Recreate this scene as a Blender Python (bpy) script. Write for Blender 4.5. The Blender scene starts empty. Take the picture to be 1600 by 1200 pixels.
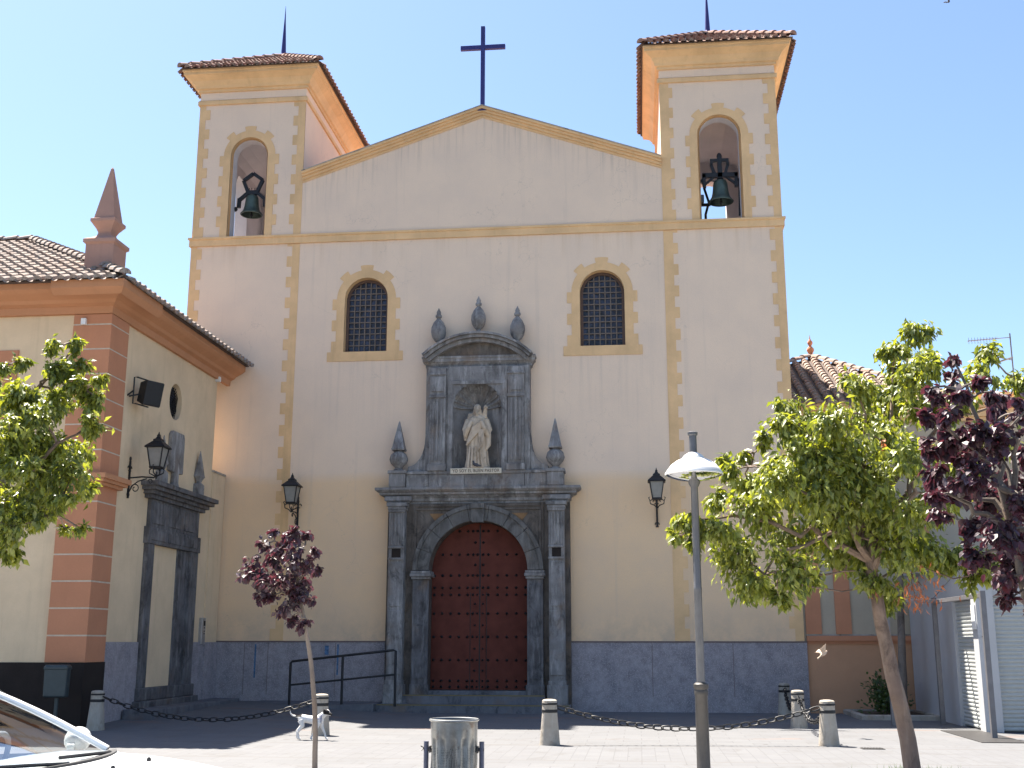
import bpy, bmesh, math, random
from mathutils import Vector, Matrix
random.seed(7)
PI = math.pi
R = math.radians
scn = bpy.context.scene
COL = scn.collection

# ------------------------------------------------------------------ camera, sky, sun
YAW, PIT, ROL, FPX, EYE = R(-6.14), R(12.59), R(0.063), 1808.0, 1.6
_f = Vector((math.sin(YAW)*math.cos(PIT), math.cos(YAW)*math.cos(PIT), math.sin(PIT)))
_r0 = Vector((math.cos(YAW), -math.sin(YAW), 0)); _u0 = _r0.cross(_f)
_r = _r0*math.cos(ROL) + _u0*math.sin(ROL); _u = -_r0*math.sin(ROL) + _u0*math.cos(ROL)
cam_d = bpy.data.cameras.new('camera'); cam = bpy.data.objects.new('camera', cam_d); COL.objects.link(cam)
cam_d.sensor_width = 36; cam_d.lens = 36*FPX/1600; cam_d.clip_start = 0.1; cam_d.clip_end = 2000
cam.matrix_world = Matrix(((_r.x, _u.x, -_f.x, 0), (_r.y, _u.y, -_f.y, 0), (_r.z, _u.z, -_f.z, EYE), (0, 0, 0, 1)))
scn.camera = cam

SUN = Vector((-0.406, 0.318, 1.0)).normalized()
sl = bpy.data.lights.new('sun', 'SUN'); sl.energy = 5.0; sl.angle = R(0.53); sl.color = (1.0, 0.93, 0.82)
so = bpy.data.objects.new('sun', sl); COL.objects.link(so)
so.rotation_euler = SUN.to_track_quat('Z', 'Y').to_euler(); so.location = (-20, 30, 60)
W = bpy.data.worlds.new('World'); scn.world = W; W.use_nodes = True
wn = W.node_tree.nodes; sky = wn.new('ShaderNodeTexSky'); sky.sky_type = 'NISHITA'; sky.sun_disc = False
sky.sun_elevation = math.asin(SUN.z); sky.sun_rotation = math.atan2(SUN.x, SUN.y)
sky.air_density = 1.0; sky.dust_density = 1.2; sky.ozone_density = 3.0; sky.altitude = 600
W.node_tree.links.new(sky.outputs[0], wn['Background'].inputs[0]); wn['Background'].inputs[1].default_value = 0.0635
scn.view_settings.view_transform = 'Standard'; scn.view_settings.look = 'None'
scn.view_settings.exposure = 2.03; scn.view_settings.gamma = 1.0
scn.cycles.max_bounces = 8; scn.cycles.transparent_max_bounces = 12

def P(px, py, Y):
    """real point on the vertical plane Y seen at a picture position (1600x1200)"""
    d = _r*((px-800)/FPX) - _u*((py-600)/FPX) + _f
    return Vector((0, 0, EYE)) + d*(Y/d.y)

# ------------------------------------------------------------------ mesh helpers
class MB:
    def __init__(s): s.v = []; s.f = []; s.mi = []; s.m = 0
    def add(s, vs, fs):
        o = len(s.v); s.v += [tuple(p) for p in vs]
        for f in fs: s.f.append([i+o for i in f]); s.mi.append(s.m)
        return s
    def box(s, x0, y0, z0, x1, y1, z1):
        return s.add([(x0,y0,z0),(x1,y0,z0),(x1,y1,z0),(x0,y1,z0),(x0,y0,z1),(x1,y0,z1),(x1,y1,z1),(x0,y1,z1)],
              [(0,3,2,1),(4,5,6,7),(0,1,5,4),(1,2,6,5),(2,3,7,6),(3,0,4,7)])
    def prism(s, poly, a, b, ax='y'):
        n = len(poly)
        def q(p, t): return (p[0], t, p[1]) if ax == 'y' else ((t, p[0], p[1]) if ax == 'x' else (p[0], p[1], t))
        vs = [q(p, a) for p in poly] + [q(p, b) for p in poly]
        return s.add(vs, [list(range(n)), list(range(2*n-1, n-1, -1))] + [(i, (i+1) % n, (i+1) % n+n, i+n) for i in range(n)])
    def lathe(s, prof, c=(0,0,0), seg=24, sx=1, sy=1):
        vs = []; fs = []
        for r, z in prof:
            for k in range(seg):
                a = 2*PI*k/seg; vs.append((c[0]+r*sx*math.cos(a), c[1]+r*sy*math.sin(a), c[2]+z))
        for i in range(len(prof)-1):
            for k in range(seg):
                k2 = (k+1) % seg; fs.append((i*seg+k, i*seg+k2, (i+1)*seg+k2, (i+1)*seg+k))
        fs.append(list(range(seg))[::-1]); fs.append([(len(prof)-1)*seg+k for k in range(seg)])
        return s.add(vs, fs)
    def square(s, prof, c, rot=PI/4):
        vs = []; fs = []
        for r, z in prof:
            for k in range(4):
                a = rot+PI/2*k; vs.append((c[0]+r*1.41421*math.cos(a), c[1]+r*1.41421*math.sin(a), c[2]+z))
        for i in range(len(prof)-1):
            for k in range(4): fs.append((i*4+k, i*4+(k+1) % 4, (i+1)*4+(k+1) % 4, (i+1)*4+k))
        fs.append((3,2,1,0)); fs.append([(len(prof)-1)*4+k for k in range(4)])
        return s.add(vs, fs)
    def tube(s, pts, rad, seg=8, closed=False):
        pts = [Vector(p) for p in pts]; n = len(pts)
        if not isinstance(rad, (list, tuple)): rad = [rad]*n
        vs = []; fs = []; prev = None
        for i, p in enumerate(pts):
            if closed: t = pts[(i+1) % n]-pts[i-1]
            else: t = pts[min(i+1, n-1)]-pts[max(i-1, 0)]
            t = t.normalized() if t.length > 1e-9 else Vector((0,0,1))
            if prev is None: a = t.cross(Vector((0,0,1)) if abs(t.z) < .9 else Vector((1,0,0)))
            else: a = prev - t*prev.dot(t)
            a.normalize(); prev = a; b = t.cross(a)
            for k in range(seg):
                w = 2*PI*k/seg; vs.append(p+(a*math.cos(w)+b*math.sin(w))*rad[i])
        for i in range(n if closed else n-1):
            j = (i+1) % n
            for k in range(seg): fs.append((i*seg+k, i*seg+(k+1) % seg, j*seg+(k+1) % seg, j*seg+k))
        if not closed: fs.append(list(range(seg))[::-1]); fs.append([(n-1)*seg+k for k in range(seg)])
        return s.add(vs, fs)
    def bar(s, a, b, w, h=None):
        """rectangular bar between two points"""
        a = Vector(a); b = Vector(b); h = h or w; t = (b-a).normalized()
        u = t.cross(Vector((0,0,1)) if abs(t.z) < .95 else Vector((0,1,0))).normalized(); v = u.cross(t)
        vs = [q+u*(sx*w/2)+v*(sy*h/2) for q in (a, b) for sx, sy in ((-1,-1),(1,-1),(1,1),(-1,1))]
        return s.add(vs, [(3,2,1,0),(4,5,6,7),(0,1,5,4),(1,2,6,5),(2,3,7,6),(3,0,4,7)])
    def ell(s, c, r, seg=14, ring=9):
        prof = [(math.sin(PI*i/ring), -math.cos(PI*i/ring)) for i in range(ring+1)]
        prof[0] = (1e-3, -1); prof[-1] = (1e-3, 1)
        o = len(s.v); s.lathe(prof, (0,0,0), seg)
        for i in range(o, len(s.v)): x, y, z = s.v[i]; s.v[i] = (c[0]+x*r[0], c[1]+y*r[1], c[2]+z*r[2])
        return s
    def xf(s, M, start=0):
        for i in range(start, len(s.v)): s.v[i] = tuple(M @ Vector(s.v[i]))
        return s
    def build(s, name, mat, parent=None, smooth=False, bevel=0, fix=True):
        me = bpy.data.meshes.new(name); me.from_pydata(s.v, [], s.f); me.update()
        for m in (mat if isinstance(mat, (list, tuple)) else [mat]): me.materials.append(m)
        if max(s.mi, default=0) > 0: me.polygons.foreach_set('material_index', s.mi)
        if fix:
            bm = bmesh.new(); bm.from_mesh(me); bmesh.ops.recalc_face_normals(bm, faces=bm.faces); bm.to_mesh(me); bm.free()
        if smooth:
            me.polygons.foreach_set('use_smooth', [True]*len(me.polygons))
            if smooth != 'full':
                try: me.set_sharp_from_angle(angle=R(40))
                except Exception: pass
        o = bpy.data.objects.new(name, me); COL.objects.link(o)
        if parent is not None:
            o.parent = parent
            if parent.type == 'EMPTY' and parent.get('_w'): o.matrix_parent_inverse = Matrix.Translation(-parent.location)
        if bevel:
            b = o.modifiers.new('bevel', 'BEVEL'); b.width = bevel; b.segments = 2; b.limit_method = 'ANGLE'; b.angle_limit = R(35)
        return o

def thing(name, label, cat, loc=(0,0,0), rz=0, group=None, world=False):
    o = bpy.data.objects.new(name, None); COL.objects.link(o); o.location = loc; o.rotation_euler = (0,0,rz)
    o.empty_display_size = .2; o['label'] = label; o['category'] = cat
    if group: o['group'] = group
    if world: o['_w'] = 1
    return o
def tag(o, label, cat, group=None):
    o['label'] = label; o['category'] = cat
    if group: o['group'] = group
    return o
def dup(root, loc, rz=0, label=None):
    r = root.copy(); COL.objects.link(r); r.location = loc; r.rotation_euler = (0,0,rz)
    if label: r['label'] = label
    for ch in list(root.children):
        c = ch.copy(); COL.objects.link(c); c.parent = r
        for g in list(ch.children):
            d = g.copy(); COL.objects.link(d); d.parent = c
    return r
def remesh(o, vox, smooth=2):
    m = o.modifiers.new('remesh', 'REMESH'); m.mode = 'VOXEL'; m.voxel_size = vox; m.use_smooth_shade = True
    if smooth:
        k = o.modifiers.new('smooth', 'SMOOTH'); k.iterations = smooth; k.factor = .5

# ------------------------------------------------------------------ materials
class NT:
    def __init__(s, name):
        s.m = bpy.data.materials.new(name); s.m.use_nodes = True; s.t = s.m.node_tree; s.b = s.t.nodes['Principled BSDF']
        s._co = None
    def n(s, kind, **kw):
        x = s.t.nodes.new('ShaderNode'+kind)
        for k, v in kw.items():
            if k in x.inputs.keys(): x.inputs[k].default_value = v
            else: setattr(x, k, v)
        return x
    def l(s, a, b): s.t.links.new(a, b)
    def co(s, kind='Object'):
        return s.n('TexCoord').outputs[kind]
    def noise(s, scale, detail=6, rough=.55, stretch=None, vec=None, dist=0):
        t = s.n('TexNoise'); t.inputs['Scale'].default_value = scale; t.inputs['Detail'].default_value = detail
        t.inputs['Roughness'].default_value = rough; t.inputs['Distortion'].default_value = dist
        v = vec or s.co()
        if stretch:
            m = s.n('Mapping'); m.inputs['Scale'].default_value = stretch; s.l(v, m.inputs[0]); v = m.outputs[0]
        s.l(v, t.inputs['Vector']); return t.outputs['Fac']
    def ramp(s, fac, stops):
        r = s.n('ValToRGB'); e = r.color_ramp.elements
        while len(e) < len(stops): e.new(.5)
        for k, (p, c) in enumerate(stops):
            e[k].position = p; e[k].color = (*c, 1) if not isinstance(c, (int, float)) else (c, c, c, 1)
        s.l(fac, r.inputs[0]); return r.outputs[0]
    def mix(s, fac, a, b, mode='MIX'):
        x = s.n('Mix', data_type='RGBA', blend_type=mode)
        for sock, v in ((x.inputs[0], fac), (x.inputs[6], a), (x.inputs[7], b)):
            if isinstance(v, (int, float)): sock.default_value = v
            elif isinstance(v, tuple): sock.default_value = (*v, 1)
            else: s.l(v, sock)
        return x.outputs[2]
    def math(s, op, a, b=0.):
        x = s.n('Math', operation=op)
        for sock, v in ((x.inputs[0], a), (x.inputs[1], b)):
            if isinstance(v, (int, float)): sock.default_value = v
            else: s.l(v, sock)
        return x.outputs[0]
    def sep(s, v):
        x = s.n('SeparateXYZ'); s.l(v, x.inputs[0]); return x.outputs
    def bump(s, h, strength=.3, dist=.02):
        b = s.n('Bump'); b.inputs['Strength'].default_value = strength; b.inputs['Distance'].default_value = dist
        s.l(h, b.inputs['Height']); s.l(b.outputs[0], s.b.inputs['Normal'])
    def set(s, col=None, rough=.8, metal=0, spec=.5):
        if col is not None:
            if isinstance(col, tuple): s.b.inputs['Base Color'].default_value = (*col, 1)
            else: s.l(col, s.b.inputs['Base Color'])
        if isinstance(rough, (int, float)): s.b.inputs['Roughness'].default_value = rough
        else: s.l(rough, s.b.inputs['Roughness'])
        s.b.inputs['Metallic'].default_value = metal; s.b.inputs['Specular IOR Level'].default_value = spec
        return s.m

def stucco(name, col, var=.06, streak=.0, dirt=.0, bump=.35):
    k = NT(name)
    a = k.noise(1.3, 7, .6); b = k.noise(28, 4, .6)
    c = k.mix(k.ramp(a, [(.3, 0), (.72, 1)]), tuple(x*(1-var) for x in col), tuple(min(1, x*(1+var)) for x in col))
    c = k.mix(k.ramp(b, [(.35, .12), (.6, 0)]), c, tuple(x*.78 for x in col))
    if streak:
        s = k.noise(1.0, 5, .6, (5, 5, .35)); c = k.mix(k.ramp(s, [(.55, 0), (.75, streak)]), c, tuple(x*.62 for x in col))
    if dirt:
        d = k.noise(.7, 6, .65); c = k.mix(k.ramp(d, [(.55, 0), (.7, dirt)]), c, tuple(x*.55 for x in col))
    k.bump(k.noise(60, 5, .65), bump, .01)
    return k.set(c, .92, 0, .2)

def facade_mat():
    k = NT('stucco_facade')
    z = k.sep(k.n('NewGeometry').outputs['Position'])[2]
    pink = (.81, .62, .46); cream = (.82, .57, .345)
    w = k.math('ADD', z, k.math('MULTIPLY', k.noise(.35, 4), .35))
    f = k.n('MapRange'); k.l(w, f.inputs[0]); f.inputs[1].default_value = 5.70; f.inputs[2].default_value = 5.95
    c = k.mix(f.outputs[0], cream, pink)
    a = k.noise(.9, 7, .62); c = k.mix(k.ramp(a, [(.3, .2), (.62, 0)]), c, (.5, .41, .36))
    c = k.mix(k.ramp(k.noise(30, 4, .6), [(.35, .1), (.6, 0)]), c, (.5, .42, .37))
    # weathering streaks that start under the string course
    s = k.ramp(k.noise(1.0, 5, .6, (7, 7, .3)), [(.5, 0), (.72, .5)])
    g = k.n('MapRange'); k.l(z, g.inputs[0]); g.inputs[1].default_value = 11.2; g.inputs[2].default_value = 12.0
    h = k.n('MapRange'); k.l(z, h.inputs[0]); h.inputs[1].default_value = 12.02; h.inputs[2].default_value = 12.0
    c = k.mix(k.math('MULTIPLY', s, k.math('MULTIPLY', g.outputs[0], h.outputs[0])), c, (.6, .42, .26))
    s2 = k.ramp(k.noise(1.3, 5, .65, (4, 4, .14)), [(.58, 0), (.8, .3)]); c = k.mix(s2, c, (.52, .42, .34))
    x = k.sep(k.n('NewGeometry').outputs['Position'])[0]
    # rain streaks below the gable cornice and below the window sills
    hg = k.math('SUBTRACT', k.math('SUBTRACT', 15.35, k.math('MULTIPLY', k.math('ABSOLUTE', k.math('ADD', x, 3.87)), .3417)), z)
    gm = k.n('MapRange'); k.l(hg, gm.inputs[0]); gm.inputs[1].default_value = 1.1; gm.inputs[2].default_value = .1
    gu = k.n('MapRange'); k.l(z, gu.inputs[0]); gu.inputs[1].default_value = 12.3; gu.inputs[2].default_value = 12.6
    s3 = k.ramp(k.noise(1.0, 6, .7, (8, 8, .22)), [(.5, 0), (.68, .55)])
    nv = k.math('LESS_THAN', k.math('ABSOLUTE', k.math('ADD', x, 3.95)), 4.8)
    c = k.mix(k.math('MULTIPLY', k.math('MULTIPLY', s3, nv), k.math('MULTIPLY', gm.outputs[0], gu.outputs[0])), c, (.42, .34, .27))
    for cx in (-6.9, -.75):
        wm = k.math('LESS_THAN', k.math('ABSOLUTE', k.math('SUBTRACT', x, cx)), 1.0)
        wz = k.n('MapRange'); k.l(z, wz.inputs[0]); wz.inputs[1].default_value = 6.6; wz.inputs[2].default_value = 8.7
        wu = k.math('LESS_THAN', z, 8.72)
        c = k.mix(k.math('MULTIPLY', k.math('MULTIPLY', s3, .6), k.math('MULTIPLY', wm, k.math('MULTIPLY', wz.outputs[0], wu))), c, (.46, .37, .3))
    # grime above the plinth and fine hairline cracks
    gz_ = k.n('MapRange'); k.l(z, gz_.inputs[0]); gz_.inputs[1].default_value = 2.6; gz_.inputs[2].default_value = 1.6
    c = k.mix(k.math('MULTIPLY', k.ramp(k.noise(1.6, 7, .7), [(.42, 0), (.66, .5)]), gz_.outputs[0]), c, (.42, .35, .27))
    vo = k.n('TexVoronoi', feature='DISTANCE_TO_EDGE'); vo.inputs['Scale'].default_value = .55
    vd = k.n('VectorMath', operation='ADD'); nn = k.n('TexNoise'); nn.inputs['Scale'].default_value = 2.5; nn.inputs['Detail'].default_value = 6
    k.l(k.co(), nn.inputs['Vector']); k.l(k.co(), vd.inputs[0]); k.l(nn.outputs['Color'], vd.inputs[1]); k.l(vd.outputs[0], vo.inputs['Vector'])
    ck = k.math('MULTIPLY', k.ramp(vo.outputs['Distance'], [(.0, .4), (.004, 0)]), k.ramp(k.noise(.5, 3), [(.5, 0), (.6, 1)])); c = k.mix(ck, c, (.4, .32, .26))
    k.bump(k.noise(55, 5, .65), .4, .012)
    return k.set(c, .92, 0, .2)

def stone_mat(name, base, dark, light, stain=.8):
    k = NT(name)
    a = k.noise(2.2, 8, .65); c = k.mix(k.ramp(a, [(.32, 0), (.68, 1)]), dark, base)
    s = k.noise(2.4, 7, .7, (3.2, 3.2, .45)); c = k.mix(k.ramp(s, [(.5, 0), (.74, stain)]), c, light)
    d = k.noise(3.5, 8, .7, (1, 1, .6), dist=.6); c = k.mix(k.ramp(d, [(.52, 0), (.66, .75)]), c, tuple(x*.4 for x in dark))
    r = k.noise(1.4, 5, .6); c = k.mix(k.ramp(r, [(.55, 0), (.74, .5)]), c, (.24, .15, .085))
    k.bump(k.mix(.5, k.noise(18, 6, .7), k.noise(4, 6, .7)), .6, .03)
    return k.set(c, .75, 0, .3)

def tile_mat(name, a, b, lich):
    k = NT(name); g = k.n('NewGeometry')
    c = k.mix(g.outputs['Random Per Island'], a, b)
    c = k.mix(k.ramp(k.noise(5, 7, .65), [(.42, 0), (.66, .85)]), c, lich)
    c = k.mix(k.ramp(k.noise(14, 6, .7), [(.5, 0), (.62, .6)]), c, tuple(x*.3 for x in a))
    k.bump(k.noise(40, 5), .35, .01); return k.set(c, .88, 0, .2)

def simple(name, col, rough=.6, metal=0, var=.12, scale=8, spec=.5, bump=0, rust=None):
    k = NT(name); c = k.mix(k.ramp(k.noise(scale, 6, .6), [(.3, 0), (.7, 1)]), tuple(x*(1-var) for x in col), tuple(min(1, x*(1+var)) for x in col))
    if rust: c = k.mix(k.ramp(k.noise(7, 8, .7), [(.58, 0), (.66, .85)]), c, rust)
    if bump: k.bump(k.noise(scale*6, 5), bump, .01)
    return k.set(c, rough, metal, spec)

def leaf_mat(name, cols, trans, gloss=.45):
    k = NT(name); g = k.n('NewGeometry'); rnd = g.outputs['Random Per Island']
    c = k.ramp(rnd, [(i/(len(cols)-1), q) for i, q in enumerate(cols)])
    k.set(c, gloss, 0, .45)
    t = k.n('BsdfTranslucent'); tc = k.mix(1.0, c, trans, 'MULTIPLY'); k.l(tc, t.inputs[0])
    a = k.n('AddShader'); k.l(k.b.outputs[0], a.inputs[0]); k.l(t.outputs[0], a.inputs[1])
    k.l(a.outputs[0], k.t.nodes['Material Output'].inputs[0]); return k.m

def glass_mat(name, tint=(.9, .95, .95), rough=.02, refl=1.0):
    k = NT(name); tr = k.n('BsdfTransparent'); tr.inputs[0].default_value = (*tint, 1)
    gl = k.n('BsdfGlossy'); gl.inputs['Roughness'].default_value = rough
    fr = k.n('Fresnel'); fr.inputs[0].default_value = 1.5
    mx = k.n('MixShader'); k.l(k.math('MULTIPLY', fr.outputs[0], refl), mx.inputs[0]); k.l(tr.outputs[0], mx.inputs[1]); k.l(gl.outputs[0], mx.inputs[2])
    k.l(mx.outputs[0], k.t.nodes['Material Output'].inputs[0]); return k.m

def plinth_mat():
    k = NT('grey_plinth')
    c = k.mix(k.ramp(k.noise(6, 8, .7), [(.35, 0), (.65, 1)]), (.225, .20, .212), (.34, .31, .325))
    c = k.mix(k.ramp(k.noise(2, 6, .6, (1, 1, .5)), [(.5, 0), (.72, .55)]), c, (.12, .12, .14))
    c = k.mix(k.ramp(k.noise(45, 3, .6), [(.52, 0), (.62, .7)]), c, (.42, .39, .39))
    k.bump(k.noise(50, 5), .3, .01); return k.set(c, .8, 0, .3)

def ground_mat():
    k = NT('plaza_paving'); pos = k.n('NewGeometry').outputs['Position']; x, y, z = k.sep(pos)
    br = k.n('TexBrick'); k.l(pos, br.inputs['Vector']); br.offset = .5
    for nme, v in (('Scale', 1.0), ('Mortar Size', .008), ('Mortar Smooth', .2), ('Brick Width', .6), ('Row Height', .4), ('Bias', 0)): br.inputs[nme].default_value = v
    br.inputs['Color1'].default_value = (.165, .166, .172, 1); br.inputs['Color2'].default_value = (.182, .183, .188, 1); br.inputs['Mortar'].default_value = (.135, .135, .14, 1)
    sq = k.n('TexBrick'); k.l(pos, sq.inputs['Vector']); sq.offset = 0
    for nme, v in (('Scale', 1.0), ('Mortar Size', .007), ('Mortar Smooth', .2), ('Brick Width', .2), ('Row Height', .2)): sq.inputs[nme].default_value = v
    sq.inputs['Color1'].default_value = (.17, .17, .177, 1); sq.inputs['Color2'].default_value = (.186, .187, .192, 1); sq.inputs['Mortar'].default_value = (.142, .142, .146, 1)
    band = k.math('MULTIPLY', k.math('GREATER_THAN', y, 16.85), k.math('LESS_THAN', y, 19.0))
    c = k.mix(band, br.outputs[0], sq.outputs[0])
    # darker joints that run along the plaza
    for yy, w in ((19.24, .035), (16.8, .03), (14.4, .03)):
        c = k.mix(k.math('LESS_THAN', k.math('ABSOLUTE', k.math('SUBTRACT', y, yy)), w), c, (.15, .14, .135))
    c = k.mix(k.ramp(k.noise(.8, 7, .6, vec=pos), [(.4, 0), (.75, .4)]), c, (.15, .15, .152))
    c = k.mix(k.ramp(k.noise(7, 6, .7, vec=pos), [(.5, 0), (.7, .25)]), c, (.15, .15, .152))
    # worn reddish pavers
    m = k.ramp(k.noise(.55, 3, .5, (.6, 2.2, 1), vec=pos), [(.62, 0), (.68, .6)])
    m = k.math('MULTIPLY', m, k.math('GREATER_THAN', y, 20.5)); c = k.mix(m, c, (.24, .16, .125))
    st_ = k.ramp(k.noise(1.7, 8, .72, vec=pos, dist=.8), [(.53, 0), (.68, .55)]); c = k.mix(st_, c, (.125, .118, .112))
    gum = k.n('TexVoronoi'); gum.inputs['Scale'].default_value = 2.2; k.l(pos, gum.inputs['Vector'])
    c = k.mix(k.ramp(gum.outputs['Distance'], [(.035, .75), (.05, 0)]), c, (.07, .066, .064))
    sp = k.ramp(k.noise(3.3, 2, .4, vec=pos), [(.76, 0), (.78, .8)]); c = k.mix(sp, c, (.08, .075, .07))
    c = k.mix(1.0, c, (.76, .76, .77), 'MULTIPLY')
    near = k.mix(k.ramp(k.noise(5, 6, .6, vec=pos), [(.35, 0), (.65, 1)]), (.42, .40, .37), (.50, .475, .435))   # pale out-of-frame paving, added to bounce light onto the facade
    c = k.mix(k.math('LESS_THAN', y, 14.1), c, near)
    k.bump(k.mix(.5, br.outputs[1], k.noise(30, 5, vec=pos)), .25, .01)
    return k.set(c, .85, 0, .25)

M = {}
M['facade'] = facade_mat()
M['yellow'] = stucco('ochre_trim', (.74, .485, .255), .13, .35, .3)
M['tower_in'] = stucco('belfry_plaster', (.60, .555, .55), .08, .1, .1)
M['house'] = stucco('house_plaster', (.70, .53, .345), .09, .3, .3)
M['pink'] = stucco('salmon_paint', (.50, .225, .125), .08, .12, .15)
M['pinkdk'] = stucco('terracotta_paint', (.50, .24, .125), .08, .2, .15)
M['obelisk'] = stucco('obelisk_paint', (.43, .25, .19), .08, .25, .2)
M['joint'] = simple('joint_plaster', (.55, .47, .37), .9)
M['brown'] = stucco('dark_plinth_paint', (.03, .023, .02), .2, .2, .2)
M['plinth'] = plinth_mat()
M['bluemark'] = simple('faded_blue_paint', (.075, .15, .27), .85, 0, .5, 14)
M['cap'] = simple('plinth_edge', (.14, .10, .095), .7)
M['stone'] = stone_mat('grey_marble', (.262, .25, .245), (.145, .133, .126), (.48, .465, .45), .8)
M['stone_lo'] = stone_mat('stained_marble', (.15, .145, .15), (.07, .064, .064), (.32, .315, .32), .65)
M['stone_br'] = stone_mat('brown_marble', (.145, .12, .10), (.075, .06, .05), (.24, .21, .18), .5)
M['tile'] = tile_mat('weathered_tiles', (.27, .20, .165), (.36, .29, .245), (.31, .29, .27))
M['tile_red'] = tile_mat('tower_tiles', (.22, .105, .08), (.32, .18, .135), (.27, .23, .20))
M['tile_pink'] = tile_mat('annex_tiles', (.30, .195, .15), (.38, .275, .22), (.31, .275, .245))
M['under'] = simple('tile_bed', (.09, .065, .055), .9)
M['iron'] = simple('black_iron', (.018, .018, .02), .55, .3)
M['darkmetal'] = simple('violet_blue_metal', (.04, .038, .15), .5, .4)
M['door'] = simple('oxblood_door', (.115, .034, .024), .75, 0, .2, 3, .15, .15)
M['wood'] = simple('brown_frame', (.10, .06, .045), .7)
M['grille'] = simple('tan_grille', (.15, .115, .09), .7)
k = NT('dark_pane'); M['pane'] = k.set(k.mix(k.ramp(k.noise(7, 3, .6), [(.38, 0), (.62, 1)]), (.014, .013, .016), (.04, .048, .085)), k.ramp(k.noise(5, 3), [(.3, .15), (.7, .55)]), 0, .35)
M['stone_arch'] = stone_mat('weathered_arch_stone', (.165, .155, .145), (.09, .082, .075), (.31, .30, .285), .55)
M['inlay'] = stone_mat('orange_marble', (.30, .17, .075), (.18, .10, .05), (.36, .25, .15), .4)
M['marble'] = stone_mat('white_statue_stone', (.62, .51, .39), (.48, .37, .265), (.70, .61, .50), .5)
M['plaque'] = simple('cream_plaque', (.60, .52, .40), .7)
M['letters'] = simple('brown_lettering', (.10, .07, .05), .7)
M['bronze'] = simple('green_bronze', (.075, .10, .08), .5, .6, .35, 6)
M['concrete'] = stone_mat('bollard_concrete', (.42, .38, .33), (.31, .27, .22), (.5, .47, .42), .5)
M['white'] = simple('white_paint', (.72, .71, .69), .45, 0, .05)
M['galv'] = simple('galvanised', (.22, .225, .225), .42, .55, .25, 10, .5, 0, (.12, .07, .045))
k = NT('perforated_galvanised'); co = k.co(); z = k.sep(co)[2]
c = k.mix(k.ramp(k.noise(9, 7, .7), [(.35, 0), (.65, 1)]), (.17, .175, .175), (.27, .275, .27)); c = k.mix(k.ramp(k.noise(6, 8, .72), [(.56, 0), (.66, .8)]), c, (.10, .065, .045))
vo = k.n('TexVoronoi'); vo.inputs['Scale'].default_value = 85; vo.inputs['Randomness'].default_value = .15; k.l(co, vo.inputs['Vector'])
pf = k.math('MULTIPLY', k.ramp(vo.outputs['Distance'], [(.3, .8), (.4, 0)]), k.math('LESS_THAN', z, .80)); M['binmesh'] = k.set(k.mix(pf, c, (.03, .03, .03)), .42, .5)
M['post'] = simple('blue_grey_paint', (.10, .105, .15), .45, .2)
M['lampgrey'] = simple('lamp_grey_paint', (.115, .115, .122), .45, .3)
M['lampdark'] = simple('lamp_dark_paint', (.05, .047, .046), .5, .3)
M['frost'] = simple('frosted_panel', (.23, .22, .20), .35)
M['lglass'] = glass_mat('lamp_glass', (.75, .82, .76), .05)
M['dogfur'] = None
M['pigeon'] = simple('slate_feathers', (.05, .05, .06), .6, 0, .3)
M['sparrow'] = simple('pale_brown_feathers', (.48, .36, .27), .8, 0, .25, 20)
M['bark'] = stone_mat('pale_bark', (.24, .17, .13), (.15, .105, .085), (.34, .27, .22), .5)
M['bark2'] = stone_mat('grey_bark', (.22, .18, .15), (.13, .105, .09), (.3, .26, .23), .5)
M['leaf'] = leaf_mat('box_elder_leaf', [(.045, .062, .012), (.088, .108, .019), (.18, .195, .034), (.13, .145, .043)], (1.05, 1.0, .3))
M['leafdry'] = leaf_mat('dry_leaf', [(.22, .07, .025), (.30, .11, .04), (.16, .06, .03)], (.8, .6, .5))
M['plum'] = leaf_mat('plum_leaf', [(.03, .020, .026), (.045, .026, .034), (.062, .026, .03), (.042, .032, .045)], (.7, .3, .38), .5)
M['bush'] = leaf_mat('shrub_leaf', [(.03, .05, .015), (.05, .075, .02)], (.8, 1, .4))
M['shutter'] = simple('white_shutter', (.40, .41, .395), .5, 0, .05)
M['panelw'] = simple('white_panel', (.42, .42, .43), .5, 0, .06, 2)
M['steel'] = simple('canopy_steel', (.16, .155, .165), .5, .4)
M['carpaint'] = simple('white_car_paint', (.80, .80, .79), .18, 0, .01, 2, .6)
M['rubber'] = simple('black_rubber', (.02, .02, .022), .7)
M['carglass'] = glass_mat('car_glass', (.88, .93, .95), .0, .4)
M['interior'] = simple('grey_cabin_plastic', (.26, .27, .29), .7)
M['seat'] = simple('blue_grey_seat_cloth', (.22, .28, .40), .85)
M['asphalt'] = simple('asphalt', (.05, .05, .052), .9, 0, .2, 20, .3, .3)
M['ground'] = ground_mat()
M['earth'] = simple('planter_soil', (.10, .075, .055), .95, 0, .3, 12, .2, .4)
M['binbox'] = simple('dark_green_bin', (.035, .05, .055), .45, .2)
M['yel_line'] = simple('step_edge_strip', (.20, .15, .06), .8)
M['stepstone'] = stone_mat('step_stone', (.17, .17, .185), (.11, .11, .12), (.22, .22, .235), .4)
M['annex'] = stucco('annex_plaster', (.43, .36, .27), .06, .1, .1)
M['annexo'] = stucco('annex_orange', (.52, .285, .165), .08, .1, .2)
M['alu'] = simple('aluminium', (.45, .45, .47), .4, .8)

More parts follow.
